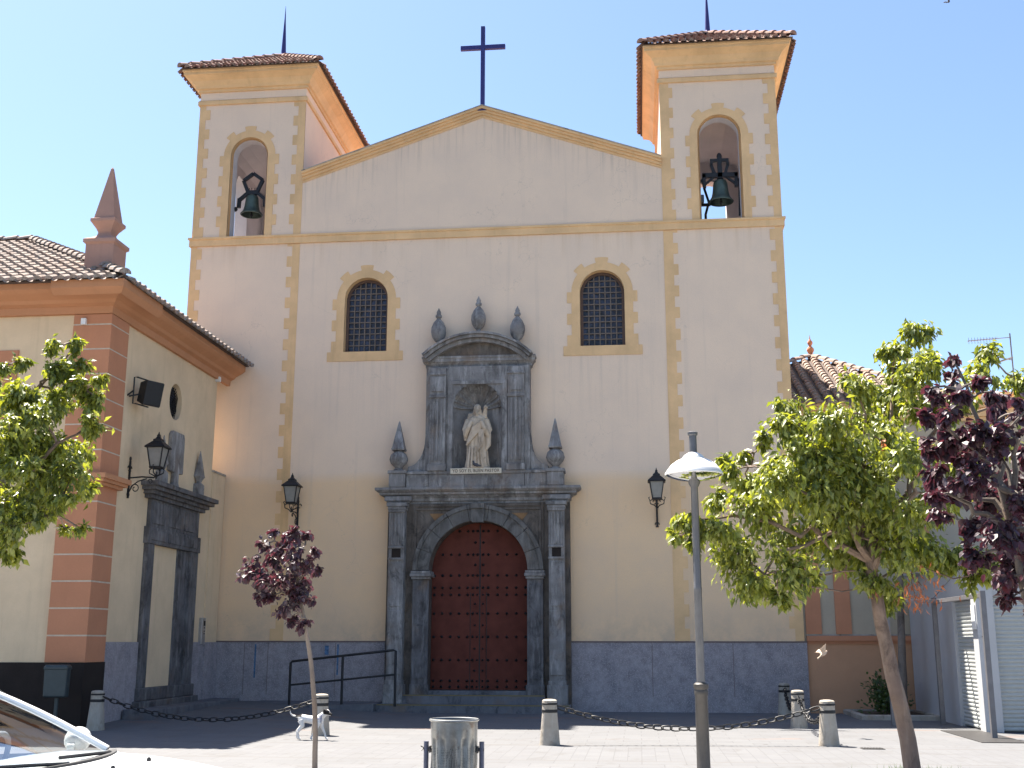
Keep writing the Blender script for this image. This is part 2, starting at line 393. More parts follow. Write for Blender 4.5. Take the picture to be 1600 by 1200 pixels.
# ------------------------------------------------------------------ ground
def ss(a, b, t):
    t = max(0, min(1, (t-a)/(b-a))); return t*t*(3-2*t)
def gz(x, y):
    return .2*ss(19.5, 28.3, y)*ss(5.0, 9.5, -x)
g = MB()
xs = [-400, -120, -50, -25] + [-15+.5*i for i in range(53)] + [20, 40, 120, 400]
ys = [9.0, 11, 13, 15, 17] + [18.5+.5*i for i in range(24)] + [36, 60, 150, 700]
g.add([(x, y, gz(x, y)) for y in ys for x in xs],
      [(j*len(xs)+i, j*len(xs)+i+1, (j+1)*len(xs)+i+1, (j+1)*len(xs)+i) for j in range(len(ys)-1) for i in range(len(xs)-1)])
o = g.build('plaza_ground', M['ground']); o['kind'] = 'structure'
o = MB().add([(-400, -300, -.13), (400, -300, -.13), (400, 8.85, -.13), (-400, 8.85, -.13)], [(0,1,2,3)]).build('road', M['asphalt']); o['kind'] = 'structure'
o = MB().box(-400, 8.84, -.3, 400, 8.998, .005).build('kerb', M['stepstone']); o['kind'] = 'structure'

# ------------------------------------------------------------------ wall helpers
def arch_pts(cx, r, zs, n=20, a0=PI, a1=0):
    return [(cx+r*math.cos(a0+(a1-a0)*i/n), zs+r*math.sin(a0+(a1-a0)*i/n)) for i in range(n+1)]
def arch_wall(mb, x0, x1, z0, z1, cx, w, zb, zs, y, depth, ax='y', reveal=True):
    """front skin of a wall with one arched opening, plus the reveal of the opening"""
    r = w/2
    def q(u, z, d=0): return (u, y+d, z) if ax == 'y' else (y+d, u, z)
    def poly(ps): mb.add([q(*p) for p in ps], [list(range(len(ps)))])
    poly([(x0, z0), (cx-r, z0), (cx-r, z1), (x0, z1)]); poly([(cx+r, z0), (x1, z0), (x1, z1), (cx+r, z1)])
    if zb > z0: poly([(cx-r, z0), (cx+r, z0), (cx+r, zb), (cx-r, zb)])
    A = arch_pts(cx, r, zs)
    for i in range(len(A)-1): poly([A[i], A[i+1], (A[i+1][0], z1), (A[i][0], z1)])
    if reveal:
        ring = [(cx-r, zb)] + A + [(cx+r, zb)]
        for i in range(len(ring)-1):
            a, b = ring[i], ring[i+1]; mb.add([q(*a), q(*b), q(b[0], b[1], depth), q(a[0], a[1], depth)], [(0,1,2,3)])
        mb.add([q(cx-r, zb), q(cx+r, zb), q(cx+r, zb, depth), q(cx-r, zb, depth)], [(0,1,2,3)])

def toothed(cx, w, zb, zs, y, nrow, b0=.215, b1=.33, first_wide=True, lift=.014):
    r = w/2; h = (zs-zb)/nrow; L = []
    L.append((cx-r, zb))
    for i in range(nrow):
        b = b1 if (i % 2 == 0) == first_wide else b0
        L += [(cx-r-b, zb+h*i), (cx-r-b, zb+h*(i+1))]
    def arc(R_, a0, a1, n=4): return [(cx+R_*math.cos(R(a0+(a1-a0)*i/n)), zs+R_*math.sin(R(a0+(a1-a0)*i/n))) for i in range(n+1)]
    ro, rt = r+b0, r+b1+.02
    L += arc(ro, 180, 142) + arc(rt, 142, 124) + arc(ro, 124, 101) + arc(rt, 101, 79) + arc(ro, 79, 56) + arc(rt, 56, 38) + arc(ro, 38, 0)
    for i in range(nrow-1, -1, -1):
        b = b1 if (i % 2 == 0) == first_wide else b0
        L += [(cx+r+b, zb+h*(i+1)), (cx+r+b, zb+h*i)]
    L += [(cx+r, zb)] + arch_pts(cx, r, zs, 20, 0, PI)
    mb = MB(); mb.prism(L, y-lift, y+.02); return mb

def quoin(x_edge, side, wn_, ww, z0, z1, h, y, start=0, lift=.012):
    """strip with one straight edge at x_edge; teeth towards side (+1/-1)"""
    L = [(x_edge, z0)]; z = z0; i = start
    while z < z1-1e-4:
        w = ww if i % 2 == 0 else wn_; zt = min(z+h, z1)
        L += [(x_edge+side*w, z), (x_edge+side*w, zt)]; z = zt; i += 1
    L.append((x_edge, z1)); mb = MB(); mb.prism(L, y-lift, y+.02); return mb

def tile_slope(mb, O, U, V, width, vfun, pitch=.235, r=.085, L=.34, jit=.008, lift=.035, seg=5, eave=True):
    O = Vector(O); U = Vector(U).normalized(); V = Vector(V).normalized(); N = U.cross(V)
    if N.z < 0: N = -N
    n = int(width/pitch)
    for i in range(n+1):
        u = (width-n*pitch)/2+i*pitch; lo, hi = vfun(u)
        if hi-lo < .08: continue
        v = lo-.07
        first = True
        while v < hi-.05:
            ve = min(v+L, hi+.02); uu = u+random.uniform(-jit, jit); lf = lift*random.uniform(.8, 1.2)
            r0 = r*random.uniform(.97, 1.05); r1 = r0*.82; vs = []
            for (vv, rr, ll) in ((v, r0, lf), (ve, r1, .0)):
                for k in range(seg+1):
                    a = PI*k/seg; vs.append(O+U*(uu+rr*math.cos(a))+V*vv+N*(rr*.92*math.sin(a)+ll))
            m = seg+1; fs = [(k, k+1, m+k+1, m+k) for k in range(seg)] + [list(range(m))]
            mb.add(vs, fs); v += L*.86
        if eave:
            # channel tile lip between the covers
            vs = []
            uc = u+pitch/2
            for vv in (lo-.11, lo+.3):
                for k in range(4):
                    a = PI+PI*k/3; vs.append(O+U*(uc+r*.85*math.cos(a))+V*vv+N*(r*.6*math.sin(a)+.055))
            if uc < width: mb.add(vs, [(k, k+1, 5+k, 4+k) for k in range(3)])

def ridge_caps(mb, A, B, r=.11, L=.36, seg=6):
    A = Vector(A); B = Vector(B); t = (B-A); n = max(1, int(t.length/L)); t.normalize()
    s = t.cross(Vector((0,0,1))).normalized(); N = s.cross(t)
    for i in range(n):
        p = A+t*(i*(B-A).length/n); q = p+t*((B-A).length/n*1.08); vs = []
        for (c, rr, lf) in ((p, r*1.06, .03), (q, r*.88, .0)):
            for k in range(seg+1):
                a = PI*k/seg; vs.append(c+s*(rr*math.cos(a))+N*(rr*math.sin(a)*.85+lf))
        m = seg+1; mb.add(vs, [(k, k+1, m+k+1, m+k) for k in range(seg)] + [list(range(m)), list(range(2*m-1, m-1, -1))])

def hip_roof(parent, name, x0, x1, y0, y1, z, apex_a, apex_b, tmat, pitch=.235, r=.085, L=.34, faces='fblr'):
    """hip roof over a rectangle with a ridge from apex_a to apex_b (may be one point)"""
    a, b = Vector(apex_a), Vector(apex_b)
    c = [Vector((x0,y0,z)), Vector((x1,y0,z)), Vector((x1,y1,z)), Vector((x0,y1,z))]
    core = MB(); 
    along_x = abs(a.x-b.x) >= abs(a.y-b.y)
    la, lb = (a, b)
    vs = c+[la, lb]
    if along_x: fs = [(0,1,5,4), (1,2,5), (2,3,4,5), (3,0,4)]
    else: fs = [(0,1,4), (1,2,5,4), (2,3,5), (3,0,4,5)]
    core.add(vs, fs+[(3,2,1,0)])
    core.m = 0
    t = MB(); t.v = core.v; t.f = core.f; t.mi = [1]*len(core.f)
    def slope(p, q, ra, rb):
        U = (q-p).normalized(); w = (q-p).length
        ua, ub = (ra-p).dot(U), (rb-p).dot(U); m = ra-p-U*ua; H = m.length; V = m/H
        def vf(u):
            if u < ua: h = H*u/ua if ua > 1e-6 else H
            elif u > ub: h = H*(w-u)/(w-ub) if w-ub > 1e-6 else H
            else: h = H
            return 0, h-.05
        tile_slope(t, p, U, V, w, vf, pitch, r, L)
    if along_x:
        if 'f' in faces: slope(c[0], c[1], a, b)
        if 'r' in faces: slope(c[1], c[2], b, b)
        if 'b' in faces: slope(c[2], c[3], b, a)
        if 'l' in faces: slope(c[3], c[0], a, a)
        hips = [(c[0], a), (c[1], b), (c[2], b), (c[3], a)]
    else:
        if 'f' in faces: slope(c[0], c[1], a, a)
        if 'r' in faces: slope(c[1], c[2], a, b)
        if 'b' in faces: slope(c[2], c[3], b, b)
        if 'l' in faces: slope(c[3], c[0], b, a)
        hips = [(c[0], a), (c[1], a), (c[2], b), (c[3], b)]
    for p, q in hips: ridge_caps(t, p+Vector((0,0,.04)), q+Vector((0,0,.06)))
    if (a-b).length > .3: ridge_caps(t, a+Vector((0,0,.05)), b+Vector((0,0,.05)))
    return t.build(name, [tmat, M['under']], parent)

def ring_mould(x0, x1, y0, y1, prof, mb=None):
    """moulding round a rectangle: prof = list of (outward offset, z)"""
    mb = mb or MB(); vs = []
    for o_, z in prof: vs += [(x0-o_, y0-o_, z), (x1+o_, y0-o_, z), (x1+o_, y1+o_, z), (x0-o_, y1+o_, z)]
    n = len(prof); fs = []
    for i in range(n):
        j = (i+1) % n
        for k in range(4): fs.append((i*4+k, i*4+(k+1) % 4, j*4+(k+1) % 4, j*4+k))
    mb.add(vs, fs); return mb

# ================================================================== CHURCH
FY = 28.5
XL, XR, XA, XB = -11.75, 3.87, -8.75, 0.85
CH = thing('church', 'cream church with two square bell towers, gabled front and grey stone portal', 'church', (-3.9, FY, 0), world=True)
w = MB()
ZT = 12.1
def rect(mb, x0, x1, z0, z1, y): mb.add([(x0,y,z0),(x1,y,z0),(x1,y,z1),(x0,y,z1)], [(0,1,2,3)])
WL = (-6.90, 1.14); WR = (-0.75, 1.14); WS, WZ = 8.95, 10.38
rect(w, XL, -7.6, 0, ZT, FY)
arch_wall(w, -7.6, -6.2, 0, ZT, WL[0], WL[1], WS, WZ, FY, .3, reveal=False)
rect(w, -6.2, -5.1, 0, ZT, FY)
rect(w, -5.1, -2.64, 4.62, 5.75, FY); rect(w, -5.1, -4.55, 5.75, 8.0, FY); rect(w, -3.25, -2.64, 5.75, 8.0, FY); rect(w, -5.1, -2.64, 8.0, ZT, FY)
rect(w, -2.64, -1.45, 0, ZT, FY)
arch_wall(w, -1.45, -.05, 0, ZT, WR[0], WR[1], WS, WZ, FY, .3, reveal=False)
rect(w, -.05, XR, 0, ZT, FY)
# nave gable
GP, GE = 15.41, 13.77
w.add([(XA, FY, ZT), (XB, FY, ZT), (XB, FY, GE), (-3.87, FY, GP), (XA, FY, GE)], [(0,1,2,3,4)])
# flanks and back of the church
w.add([(XL, FY, 0), (XL, 48, 0), (XL, 48, ZT), (XL, FY, ZT)], [(0,1,2,3)]); w.add([(XR, FY, 0), (XR, 48, 0), (XR, 48, ZT), (XR, FY, ZT)], [(0,1,2,3)])
w.add([(XL, 48, 0), (XR, 48, 0), (XR, 48, ZT), (-3.87, 48, GP), (XL, 48, ZT)], [(0,1,2,3,4)])
wall = w.build('facade_wall', M['facade'], CH, fix=False)
# nave roof behind the gable
nr = MB(); nr.add([(XL-.3, 33.4, 11.9), (-3.87, 33.4, 15.1), (-3.87, 48.4, 15.1), (XL-.3, 48.4, 11.9), (XR+.3, 33.4, 11.9), (XR+.3, 48.4, 11.9)], [(0,1,2,3), (1,4,5,2)])
nr.add([(XA, FY+.02, 13.6), (-3.87, FY+.02, 15.22), (-3.87, 33.4, 15.22), (XA, 33.4, 13.6), (XB, FY+.02, 13.6), (XB, 33.4, 13.6)], [(0,1,2,3), (1,4,5,2)])
nr.build('nave_roof', M['tile_red'], CH)
# plinth with its thin edge
p = MB()
p.box(XL, FY-.05, -.1, -6.12, FY+.1, 1.6); pl = p.build('plinth', M['plinth'], CH)
p = MB(); p.box(-1.63, FY-.05, -.1, XR+.05, FY+.1, 1.6); p.box(XR, FY+.1, -.1, XR+.05, 40, 1.6); p.build('plinth', M['plinth'], CH)
for a, b in ((XL, -6.12), (-1.63, XR+.055)): c = MB(); c.box(a, FY-.062, 1.6, b, FY+.1, 1.632); c.build('plinth_edge', M['cap'], pl)
for x in (-9.7, -9.1, -7.4, .3, 2.2): j = MB(); j.box(x-.006, FY-.053, .35, x+.006, FY, 1.58); j.build('panel_joint', M['cap'], pl)
for x, z0, z1, w_ in ((-9.42, .75, 1.55, .02), (-7.62, 1.30, 1.52, .05), (-7.34, .82, 1.55, .02)): j = MB(); j.box(x-w_, FY-.052, z0, x+w_, FY, z1); j.build('paint_mark', M['bluemark'], pl)
# string course
s = MB(); ring_mould(XL, XR, FY, 33.3, [(-.1, 11.97), (.05, 11.97), (.05, 12.14), (.08, 12.16), (.08, 12.21), (.0, 12.235), (-.1, 12.235)], s)
s.build('string_course', M['yellow'], CH)
# quoins of the lower storeys
quoin(XL, 1, .17, .30, 1.64, 11.96, .285, FY, 1).build('quoin', M['yellow'], CH)
quoin(XA, -1, .20, .34, 1.64, 11.96, .285, FY).build('quoin', M['yellow'], CH)
quoin(XB, 1, .24, .36, 1.64, 11.96, .285, FY).build('quoin', M['yellow'], CH)
quoin(XR, -1, .20, .33, 1.64, 11.96, .285, FY, 1).build('quoin', M['yellow'], CH)
# gable cornice
def gable_band(d0, d1, y0, y1):
    sl_ = (GP-GE)/(XB-XA)*2
    def L(d): return [(XA+.003, GE+d), (-3.87, GP+d+.02), (XB-.003, GE+d)]
    a, b = L(d0), L(d1); mb = MB(); mb.prism(a+b[::-1], y0, y1); return mb
gc = gable_band(-.02, .06, FY-.06, FY+.25); gc.v += []; 
t = gable_band(.06, .13, FY-.11, FY+.25); gc.add(t.v, t.f); t = gable_band(.13, .19, FY-.16, FY+.3); gc.add(t.v, t.f)
t = gable_band(-.09, -.02, FY-.02, FY+.1); gc.add(t.v, t.f)
gco = gc.build('gable_cornice', M['yellow'], CH)
cp = gable_band(.19, .22, FY-.175, FY+.34); cp.build('coping', M['concrete'], gco)
# cross
cr = MB(); cr.box(-3.925, FY-.05, 15.55, -3.815, FY+.05, 18.02); cr.box(-4.48, FY-.045, 17.34, -3.927, FY+.045, 17.46); cr.box(-3.813, FY-.045, 17.34, -3.26, FY+.045, 17.46)
cr.square([(.12, 0), (.12, .1), (.07, .14)], (-3.87, FY, 15.5), PI/4)
cr.build('cross', M['darkmetal'], CH)

# windows of the front
def front_window(cx, wd):
    d = .3; r = wd/2
    f = MB(); A = [(cx-r, WS)] + arch_pts(cx, r, WZ) + [(cx+r, WS)]
    for i in range(len(A)-1): f.add([(A[i][0], FY-.01, A[i][1]), (A[i+1][0], FY-.01, A[i+1][1]), (A[i+1][0], FY+d, A[i+1][1]), (A[i][0], FY+d, A[i][1])], [(0,1,2,3)])
    f.add([(cx-r, FY-.01, WS), (cx+r, FY-.01, WS), (cx+r, FY+d, WS), (cx-r, FY+d, WS)], [(0,1,2,3)])
    win = f.build('window', M['yellow'], CH, fix=False)
    t = toothed(cx, wd, WS, WZ, FY, 5); t.box(cx-r-.43, FY-.02, WS-.25, cx+r+.43, FY+.02, WS-.001)
    t.build('surround', M['yellow'], win)
    ri = r-.075
    ring = [(cx-r+.002, WS+.002)] + arch_pts(cx, r-.002, WZ) + [(cx+r-.002, WS+.002)]; inn = [(cx-ri, WS+.06)] + arch_pts(cx, ri, WZ) + [(cx+ri, WS+.06)]
    fr = MB(); fr.prism(ring+inn[::-1], FY+.18, FY+.26); fr.box(cx-r+.002, FY+.182, WS+.002, cx+r-.002, FY+.26, WS+.058)
    fr.build('frame', M['wood'], win)
    gr = MB()
    for k in range(1, 7):
        x = cx-ri+2*ri*k/7; top = WZ+math.sqrt(max(0, ri*ri-(x-cx)**2)); gr.box(x-.014, FY+.2, WS+.06, x+.014, FY+.225, top)
    rows = 12; H = (WZ+ri)-(WS+.06)
    for k in range(1, rows):
        z = WS+.06+H*k/rows; hw = ri if z < WZ else math.sqrt(max(0, ri*ri-(z-WZ)**2)); gr.box(cx-hw, FY+.203, z-.014, cx+hw, FY+.222, z+.014)
    gr.build('grille', M['grille'], win)
    pn = MB(); pn.prism([(cx-ri, WS+.06)] + arch_pts(cx, ri, WZ) + [(cx+ri, WS+.06)], FY+.24, FY+.25); pn.build('pane', M['pane'], win)
front_window(*WL); front_window(*WR)

# bell towers
TD = 4.8
def bell_tower(x0, x1, cx, bw, outer):
    T = MB(); y0, y1 = FY, FY+TD; z0, z1 = 12.1, 16.6; zb, zs = 12.236, 14.56; th = .38; r = bw/2
    arch_wall(T, x0, x1, z0, z1, cx, bw, zb, zs, y0, .06, reveal=False)
    arch_wall(T, x0, x1, z0, z1, cx, bw, zb, zs, y1, th, reveal=False)
    ym = (y0+y1)/2+.2
    xo = x0 if outer < 0 else x1; xi = x1 if outer < 0 else x0
    T.add([(xi, y0, z0), (xi, y1, z0), (xi, y1, z1), (xi, y0, z1)], [(0,1,2,3)])
    arch_wall(T, y0, y1, z0, z1, ym, bw, zb, zs, xo, 0, 'x', reveal=False)
    tower = T.build('bell_tower', M['facade'], CH, fix=False)
    # the inside of the belfry: inner skins, reveals, floor and vault
    I = MB(); a0, a1, b0, b1 = x0+th, x1-th, y0+th, y1-th
    arch_wall(I, a0, a1, zb-.1, 16.0, cx, bw-.1, zb, zs, b0, -th+.07)
    arch_wall(I, a0, a1, zb-.1, 16.0, cx, bw-.1, zb, zs, b1, th)
    so_ = a0 if outer < 0 else a1; si = a1 if outer < 0 else a0
    arch_wall(I, b0, b1, zb-.1, 16.0, ym, bw, zb, zs, so_, xo-so_, 'x')
    I.add([(si, b0, zb-.1), (si, b1, zb-.1), (si, b1, 16), (si, b0, 16)], [(0,1,2,3)])
    I.add([(x0, y0+.06, zb-.004), (x1, y0+.06, zb-.004), (x1, y1, zb-.004), (x0, y1, zb-.004)], [(0,1,2,3)])
    n = 10; hw = (a1-a0)/2; mx = (a0+a1)/2
    for k in range(n):
        p_, q_ = [(mx-hw*math.cos(PI*i/n), 14.95+.75*math.sin(PI*i/n)) for i in (k, k+1)]
        I.add([(p_[0], b0, p_[1]), (q_[0], b0, q_[1]), (q_[0], b1, q_[1]), (p_[0], b1, p_[1])], [(0,1,2,3)])
    I.build('belfry_inside', M['tower_in'], tower, fix=False)
    # ochre edge of the opening
    e = MB(); A = [(cx-r, zb)] + arch_pts(cx, r, zs) + [(cx+r, zb)]; B = [(cx-r+.05, zb)] + arch_pts(cx, r-.05, zs) + [(cx+r-.05, zb)]
    for i in range(len(A)-1):
        e.add([(A[i][0], FY-.012, A[i][1]), (A[i+1][0], FY-.012, A[i+1][1]), (A[i+1][0], FY+.12, A[i+1][1]), (A[i][0], FY+.12, A[i][1])], [(0,1,2,3)])
        e.add([(A[i][0], FY+.12, A[i][1]), (A[i+1][0], FY+.12, A[i+1][1]), (B[i+1][0], FY+.12, B[i+1][1]), (B[i][0], FY+.12, B[i][1])], [(0,1,2,3)])
    t = toothed(cx, bw, zb, zs, FY, 8, .2, .31, False); e.add(t.v, t.f)
    e.build('arch_surround', M['yellow'], tower, fix=False)
    zq = 12.237
    L = (.17, .30) if outer < 0 else (.24, .34); RR = (.2, .33)
    quoin(x0, 1, L[0], L[1], zq, 16.08, .285, FY, 0).build('quoin', M['yellow'], tower)
    quoin(x1, -1, RR[0], RR[1], zq, 16.08, .285, FY, 1).build('quoin', M['yellow'], tower)
    m = ring_mould(x0, x1, y0, y1, [(-.05, 16.08), (.05, 16.08), (.05, 16.19), (.02, 16.23), (-.05, 16.23)])
    ring_mould(x0, x1, y0, y1, [(-.05, 16.46), (.05, 16.46), (.05, 16.53), (.1, 16.55), (.12, 16.62), (.2, 16.74), (.33, 16.83), (.38, 16.85), (.38, 16.92), (.41, 16.94), (.41, 16.99), (-.05, 16.99)], m)
    m.build('cornice', M['yellow'], tower)
    ax = (x0+x1)/2; ay = (y0+y1)/2
    hip_roof(tower, 'tiled_roof', x0-.46, x1+.46, y0-.46, y1+.46, 17.0, (ax, ay, 18.72), (ax, ay+.01, 18.72), M['tile_red'], .215, .082, .36)
    sp = MB(); sp.lathe([(.16, 0), (.13, .12), (.075, .2), (.075, .25), (.05, .8), (.022, 1.35), (.004, 1.8)], (ax, ay, 18.66), 10)
    sp.build('spike', M['darkmetal'], tower, True)
bell_tower(XL, XA, -10.27, 1.04, -1)
bell_tower(XB, XR, 2.36, 1.12, 1)

# ---------------------------------------------------------------- portal
PX = -3.88
pm = MB()
arch_wall(pm, -5.5, -2.26, .0, 4.95, -3.86, 2.42, .48, 3.30, 28.22, .5)
pm.box(-6.13, 28.26, 0, -5.5, FY+.02, 4.95); pm.box(-2.26, 28.26, 0, -1.62, FY+.02, 4.95)
portal = pm.build('portal', M['stone_br'], CH, fix=False)
# archivolt with joints, keystone, imposts, jamb piers
am = MB(); n = 9
for i in range(n):
    a0, a1 = PI-PI*i/n-.003, PI-PI*(i+1)/n+.003
    A = arch_pts(-3.86, 1.21, 3.31, 4, a0, a1); B = arch_pts(-3.86, 1.60, 3.31, 4, a1, a0)
    am.prism(A+B, 28.14 if i % 2 else 28.146, 28.23)
    C_ = arch_pts(-3.86, 1.50, 3.31, 4, a0, a1); D_ = arch_pts(-3.86, 1.605, 3.31, 4, a1, a0); am.prism(C_+D_, 28.10, 28.15)
am.build('arch', M['stone_arch'], portal, bevel=.006)
for e_ in (-1, 1):
    b = MB(); xo_, xi_ = (-5.42, -4.15) if e_ < 0 else (-2.34, -3.57)
    for q in range(2): b.box(min(xo_, xi_), 28.185, 4.78+q*.09, max(xo_, xi_), 28.222, 4.83+q*.09)
    b.box(xo_-.03, 28.18, 3.34, xo_+.03, 28.222, 4.77); b.build('spandrel_moulding', M['stone_br'], portal, bevel=.006)
    b = MB(); T3 = [(-3.86+e_*1.22, 4.70), (-3.86+e_*.72, 4.70), (-3.86+e_*.98, 4.40)]; b.prism(T3, 28.205, 28.225); b.build('inlay', M['inlay'], portal)
k = MB(); k.prism([(-4.0, 4.46), (-3.72, 4.46), (-3.68, 4.93), (-4.04, 4.93)], 28.02, 28.2); k.prism([(-4.03, 4.80), (-3.69, 4.80), (-3.68, 4.93), (-4.04, 4.93)], 27.97, 28.03)
k.build('keystone', M['stone_arch'], portal, bevel=.012)
for x0, x1 in ((-5.46, -5.06), (-2.66, -2.27)):
    b = MB(); b.box(x0, 28.15, .2, x1, 28.23, 3.1); b.box(x0-.03, 28.12, .2, x1+.03, 28.22, .62)
    b.box(x0+.07, 28.135, .75, x1-.07, 28.16, 2.95); b.build('jamb_pier', M['stone_lo'], portal, bevel=.01)
    i_ = MB(); i_.box(x0-.03, 28.10, 3.1, x1+.03, 28.3, 3.16); i_.box(x0-.06, 28.06, 3.162, x1+.06, 28.7, 3.24); i_.box(x0-.04, 28.08, 3.242, x1+.04, 28.7, 3.30); i_.build('impost', M['stone'], portal, bevel=.01)
# giant pilasters
for x0 in (-6.04, -2.12):
    x1 = x0+.38; b = MB()
    b.box(x0, 27.99, .2, x1, 28.27, 4.9); b.box(x0-.05, 27.93, .0, x1+.05, 28.27, .62); b.box(x0-.02, 27.96, .62, x1+.02, 28.27, .72)
    for q in range(4): xx = x0+.05+q*.08; b.box(xx, 27.965, 3.92, xx+.045, 28.0, 4.70)
    b.box(x0+.03, 27.965, .85, x1-.03, 28.0, 2.35); b.box(x0+.05, 27.965, 2.45, x1-.05, 28.0, 3.5)
    b.box(x0-.01, 27.95, 3.84, x1+.01, 28.0, 3.89); b.box(x0-.01, 27.95, 3.56, x1+.01, 28.0, 3.61)
    b.box(x0-.02, 27.94, 4.72, x1+.02, 28.0, 4.78)
    pil = b.build('pilaster', M['stone'], portal, bevel=.008)
    h = MB(); h.box(x0+.08, 27.98, 3.62, x1-.08, 27.992, 3.83); h.build('socket', M['brown'], pil)
    cp = MB(); cp.box(x0-.03, 27.93, 4.78, x1+.03, 28.27, 4.86); cp.box(x0-.06, 27.90, 4.862, x1+.06, 28.27, 4.95)
    cp.build('capital', M['stone'], pil, bevel=.01)
# entablature
def profile_block(x0, x1, yb, prof, mb=None):
    """straight moulding with returned ends: prof = (outward, z)"""
    mb = mb or MB(); vs = []; n = len(prof)
    for o_, z in prof: vs += [(x0-o_, yb, z), (x0-o_, yb-.2-o_, z), (x1+o_, yb-.2-o_, z), (x1+o_, yb, z)]
    fs = []
    for i in range(n-1):
        for k_ in range(3): fs.append((i*4+k_, i*4+k_+1, (i+1)*4+k_+1, (i+1)*4+k_))
    fs.append((0,1,2,3)); fs.append(tuple((n-1)*4+q for q in (3,2,1,0)))
    mb.add(vs, fs); return mb
e = profile_block(-6.13, -1.64, FY, [(.02, 4.952), (.02, 5.0), (.06, 5.02), (.06, 5.08), (.13, 5.14), (.2, 5.17), (.2, 5.22), (.24, 5.23), (.30, 5.28), (.30, 5.34), (.0, 5.37)])
for x0 in (-6.1, -2.18): profile_block(x0, x0+.5, 28.35, [(.02, 4.953), (.05, 5.0), (.09, 5.02), (.09, 5.12), (.05, 5.135)], e)
e.build('entablature', M['stone'], portal, bevel=.006)
# attic course and pedestals
a = MB(); xs_ = [-5.66, -5.1, -4.19, -3.61, -2.71, -2.16]
for q in range(5): a.box(xs_[q]+.004, 28.06-.003*(q % 2), 5.34, xs_[q+1]-.004, FY+.02, 5.66)
a.box(-5.67, 28.03, 5.662, -2.15, FY+.02, 5.735)
a.build('attic_course', M['stone'], portal, bevel=.008)
for x0 in (-6.08, -2.16):
    a = MB(); a.box(x0, 28.0, 5.35, x0+.41, FY+.02, 5.68); a.box(x0-.03, 27.97, 5.682, x0+.44, FY+.02, 5.76); a.build('pedestal', M['stone'], portal, bevel=.01)
# niche storey
an = MB(); arch_wall(an, -5.2, -2.58, 5.735, 8.40, -3.9, 1.22, 5.74, 7.36, 28.12, .02)
an.add([(-5.2, 28.12, 5.735), (-5.2, FY, 5.735), (-5.2, FY, 8.4), (-5.2, 28.12, 8.4)], [(0,1,2,3)]); an.add([(-2.58, 28.12, 5.735), (-2.58, FY, 5.735), (-2.58, FY, 8.4), (-2.58, 28.12, 8.4)], [(0,1,2,3)])
an.box(-4.64, 28.08, 7.93, -3.14, 28.118, 8.02); an.box(-4.64, 28.09, 5.74, -4.52, 28.118, 7.93); an.box(-3.26, 28.09, 5.74, -3.14, 28.118, 7.93)
aed = an.build('niche_storey', M['stone'], portal, fix=False)
nm = MB(); n = 16; rx, ry = .61, .42
cyl = [(-3.9-rx*math.cos(PI*i/n), 28.13+ry*math.sin(PI*i/n)) for i in range(n+1)]
for i in range(n): nm.add([(*cyl[i], 5.73), (*cyl[i+1], 5.73), (*cyl[i+1], 7.40), (*cyl[i], 7.40)], [(0,1,2,3)])
nm.add([(x, y, 5.742) for x, y in cyl], [list(range(n+1))])
nm.build('niche', M['stone'], portal, fix=False)
sh = MB(); na, nt = 88, 8; vs = []
for i in range(na+1):
    a_ = PI*i/na; fl = abs(math.sin(a_*11/1.0*.5*1.0))
    for q in range(nt+1):
        t_ = q/nt; rr = .60*t_*(1+.06*fl*t_); d = ry*math.sqrt(max(0, 1-t_*t_*.98))*(1-.0)+.10*(fl-1)*t_*min(1, math.sin(a_)*3)
        vs.append((-3.9-rr*math.cos(a_), 28.10+max(.0, d), 7.37+rr*math.sin(a_)))
sh.add(vs, [(i*(nt+1)+q, i*(nt+1)+q+1, (i+1)*(nt+1)+q+1, (i+1)*(nt+1)+q) for i in range(na) for q in range(nt)])
for q in range(13):
    a_ = PI*q/12
    sh.tube([(-3.9-.60*t_*math.cos(a_), 28.09+max(0, ry*math.sqrt(max(0, 1-t_*t_*.98))-.02), 7.37+.60*t_*math.sin(a_)) for t_ in (.12, .3, .5, .65, .8, .9, .97, 1.0)], [.008, .012, .016, .019, .021, .022, .023, .024], 7)
sh.build('shell', M['stone'], portal, True, fix=False)
for x0 in (-5.09, -3.12):
    b = MB(); b.box(x0, 28.03, 5.736, x0+.40, 28.125, 8.36); b.box(x0-.03, 27.99, 5.737, x0+.43, 28.12, 5.9)
    for q in range(3): b.box(x0+.06+q*.105, 28.0, 5.98, x0+.12+q*.105, 28.04, 7.55)
    b.box(x0-.02, 27.99, 7.58, x0+.42, 28.05, 7.66); b.box(x0+.05, 28.0, 7.74, x0+.35, 28.04, 8.12); b.box(x0-.02, 27.99, 8.17, x0+.42, 28.05, 8.22)
    b.build('upper_pilaster', M['stone'], portal, bevel=.008)
for sgn, xe in ((-1, -5.2), (1, -2.58)):
    V = [(xe, 5.737), (xe, 6.75)] + [(xe+sgn*(.02+.42*(1-math.cos(PI/2*i/8))), 6.6-.72*math.sin(PI/2*i/8)) for i in range(9)] + [(xe+sgn*.46, 5.737)]
    b = MB(); b.prism(V, 28.2, FY+.01); b.build('volute', M['stone'], portal, bevel=.01)
cn = profile_block(-5.2, -2.58, FY, [(.0, 8.36), (.02, 8.40), (.05, 8.42), (.05, 8.47), (.09, 8.53), (.12, 8.55), (.12, 8.62), (.14, 8.64), (.14, 8.69), (.0, 8.70)])
cn.build('upper_cornice', M['stone'], portal, bevel=.005)
sg = MB(); hw, sag = 1.40, .56; Rr = (hw*hw+sag*sag)/(2*sag); zc = 8.70+sag-Rr; al = math.asin(hw/Rr)
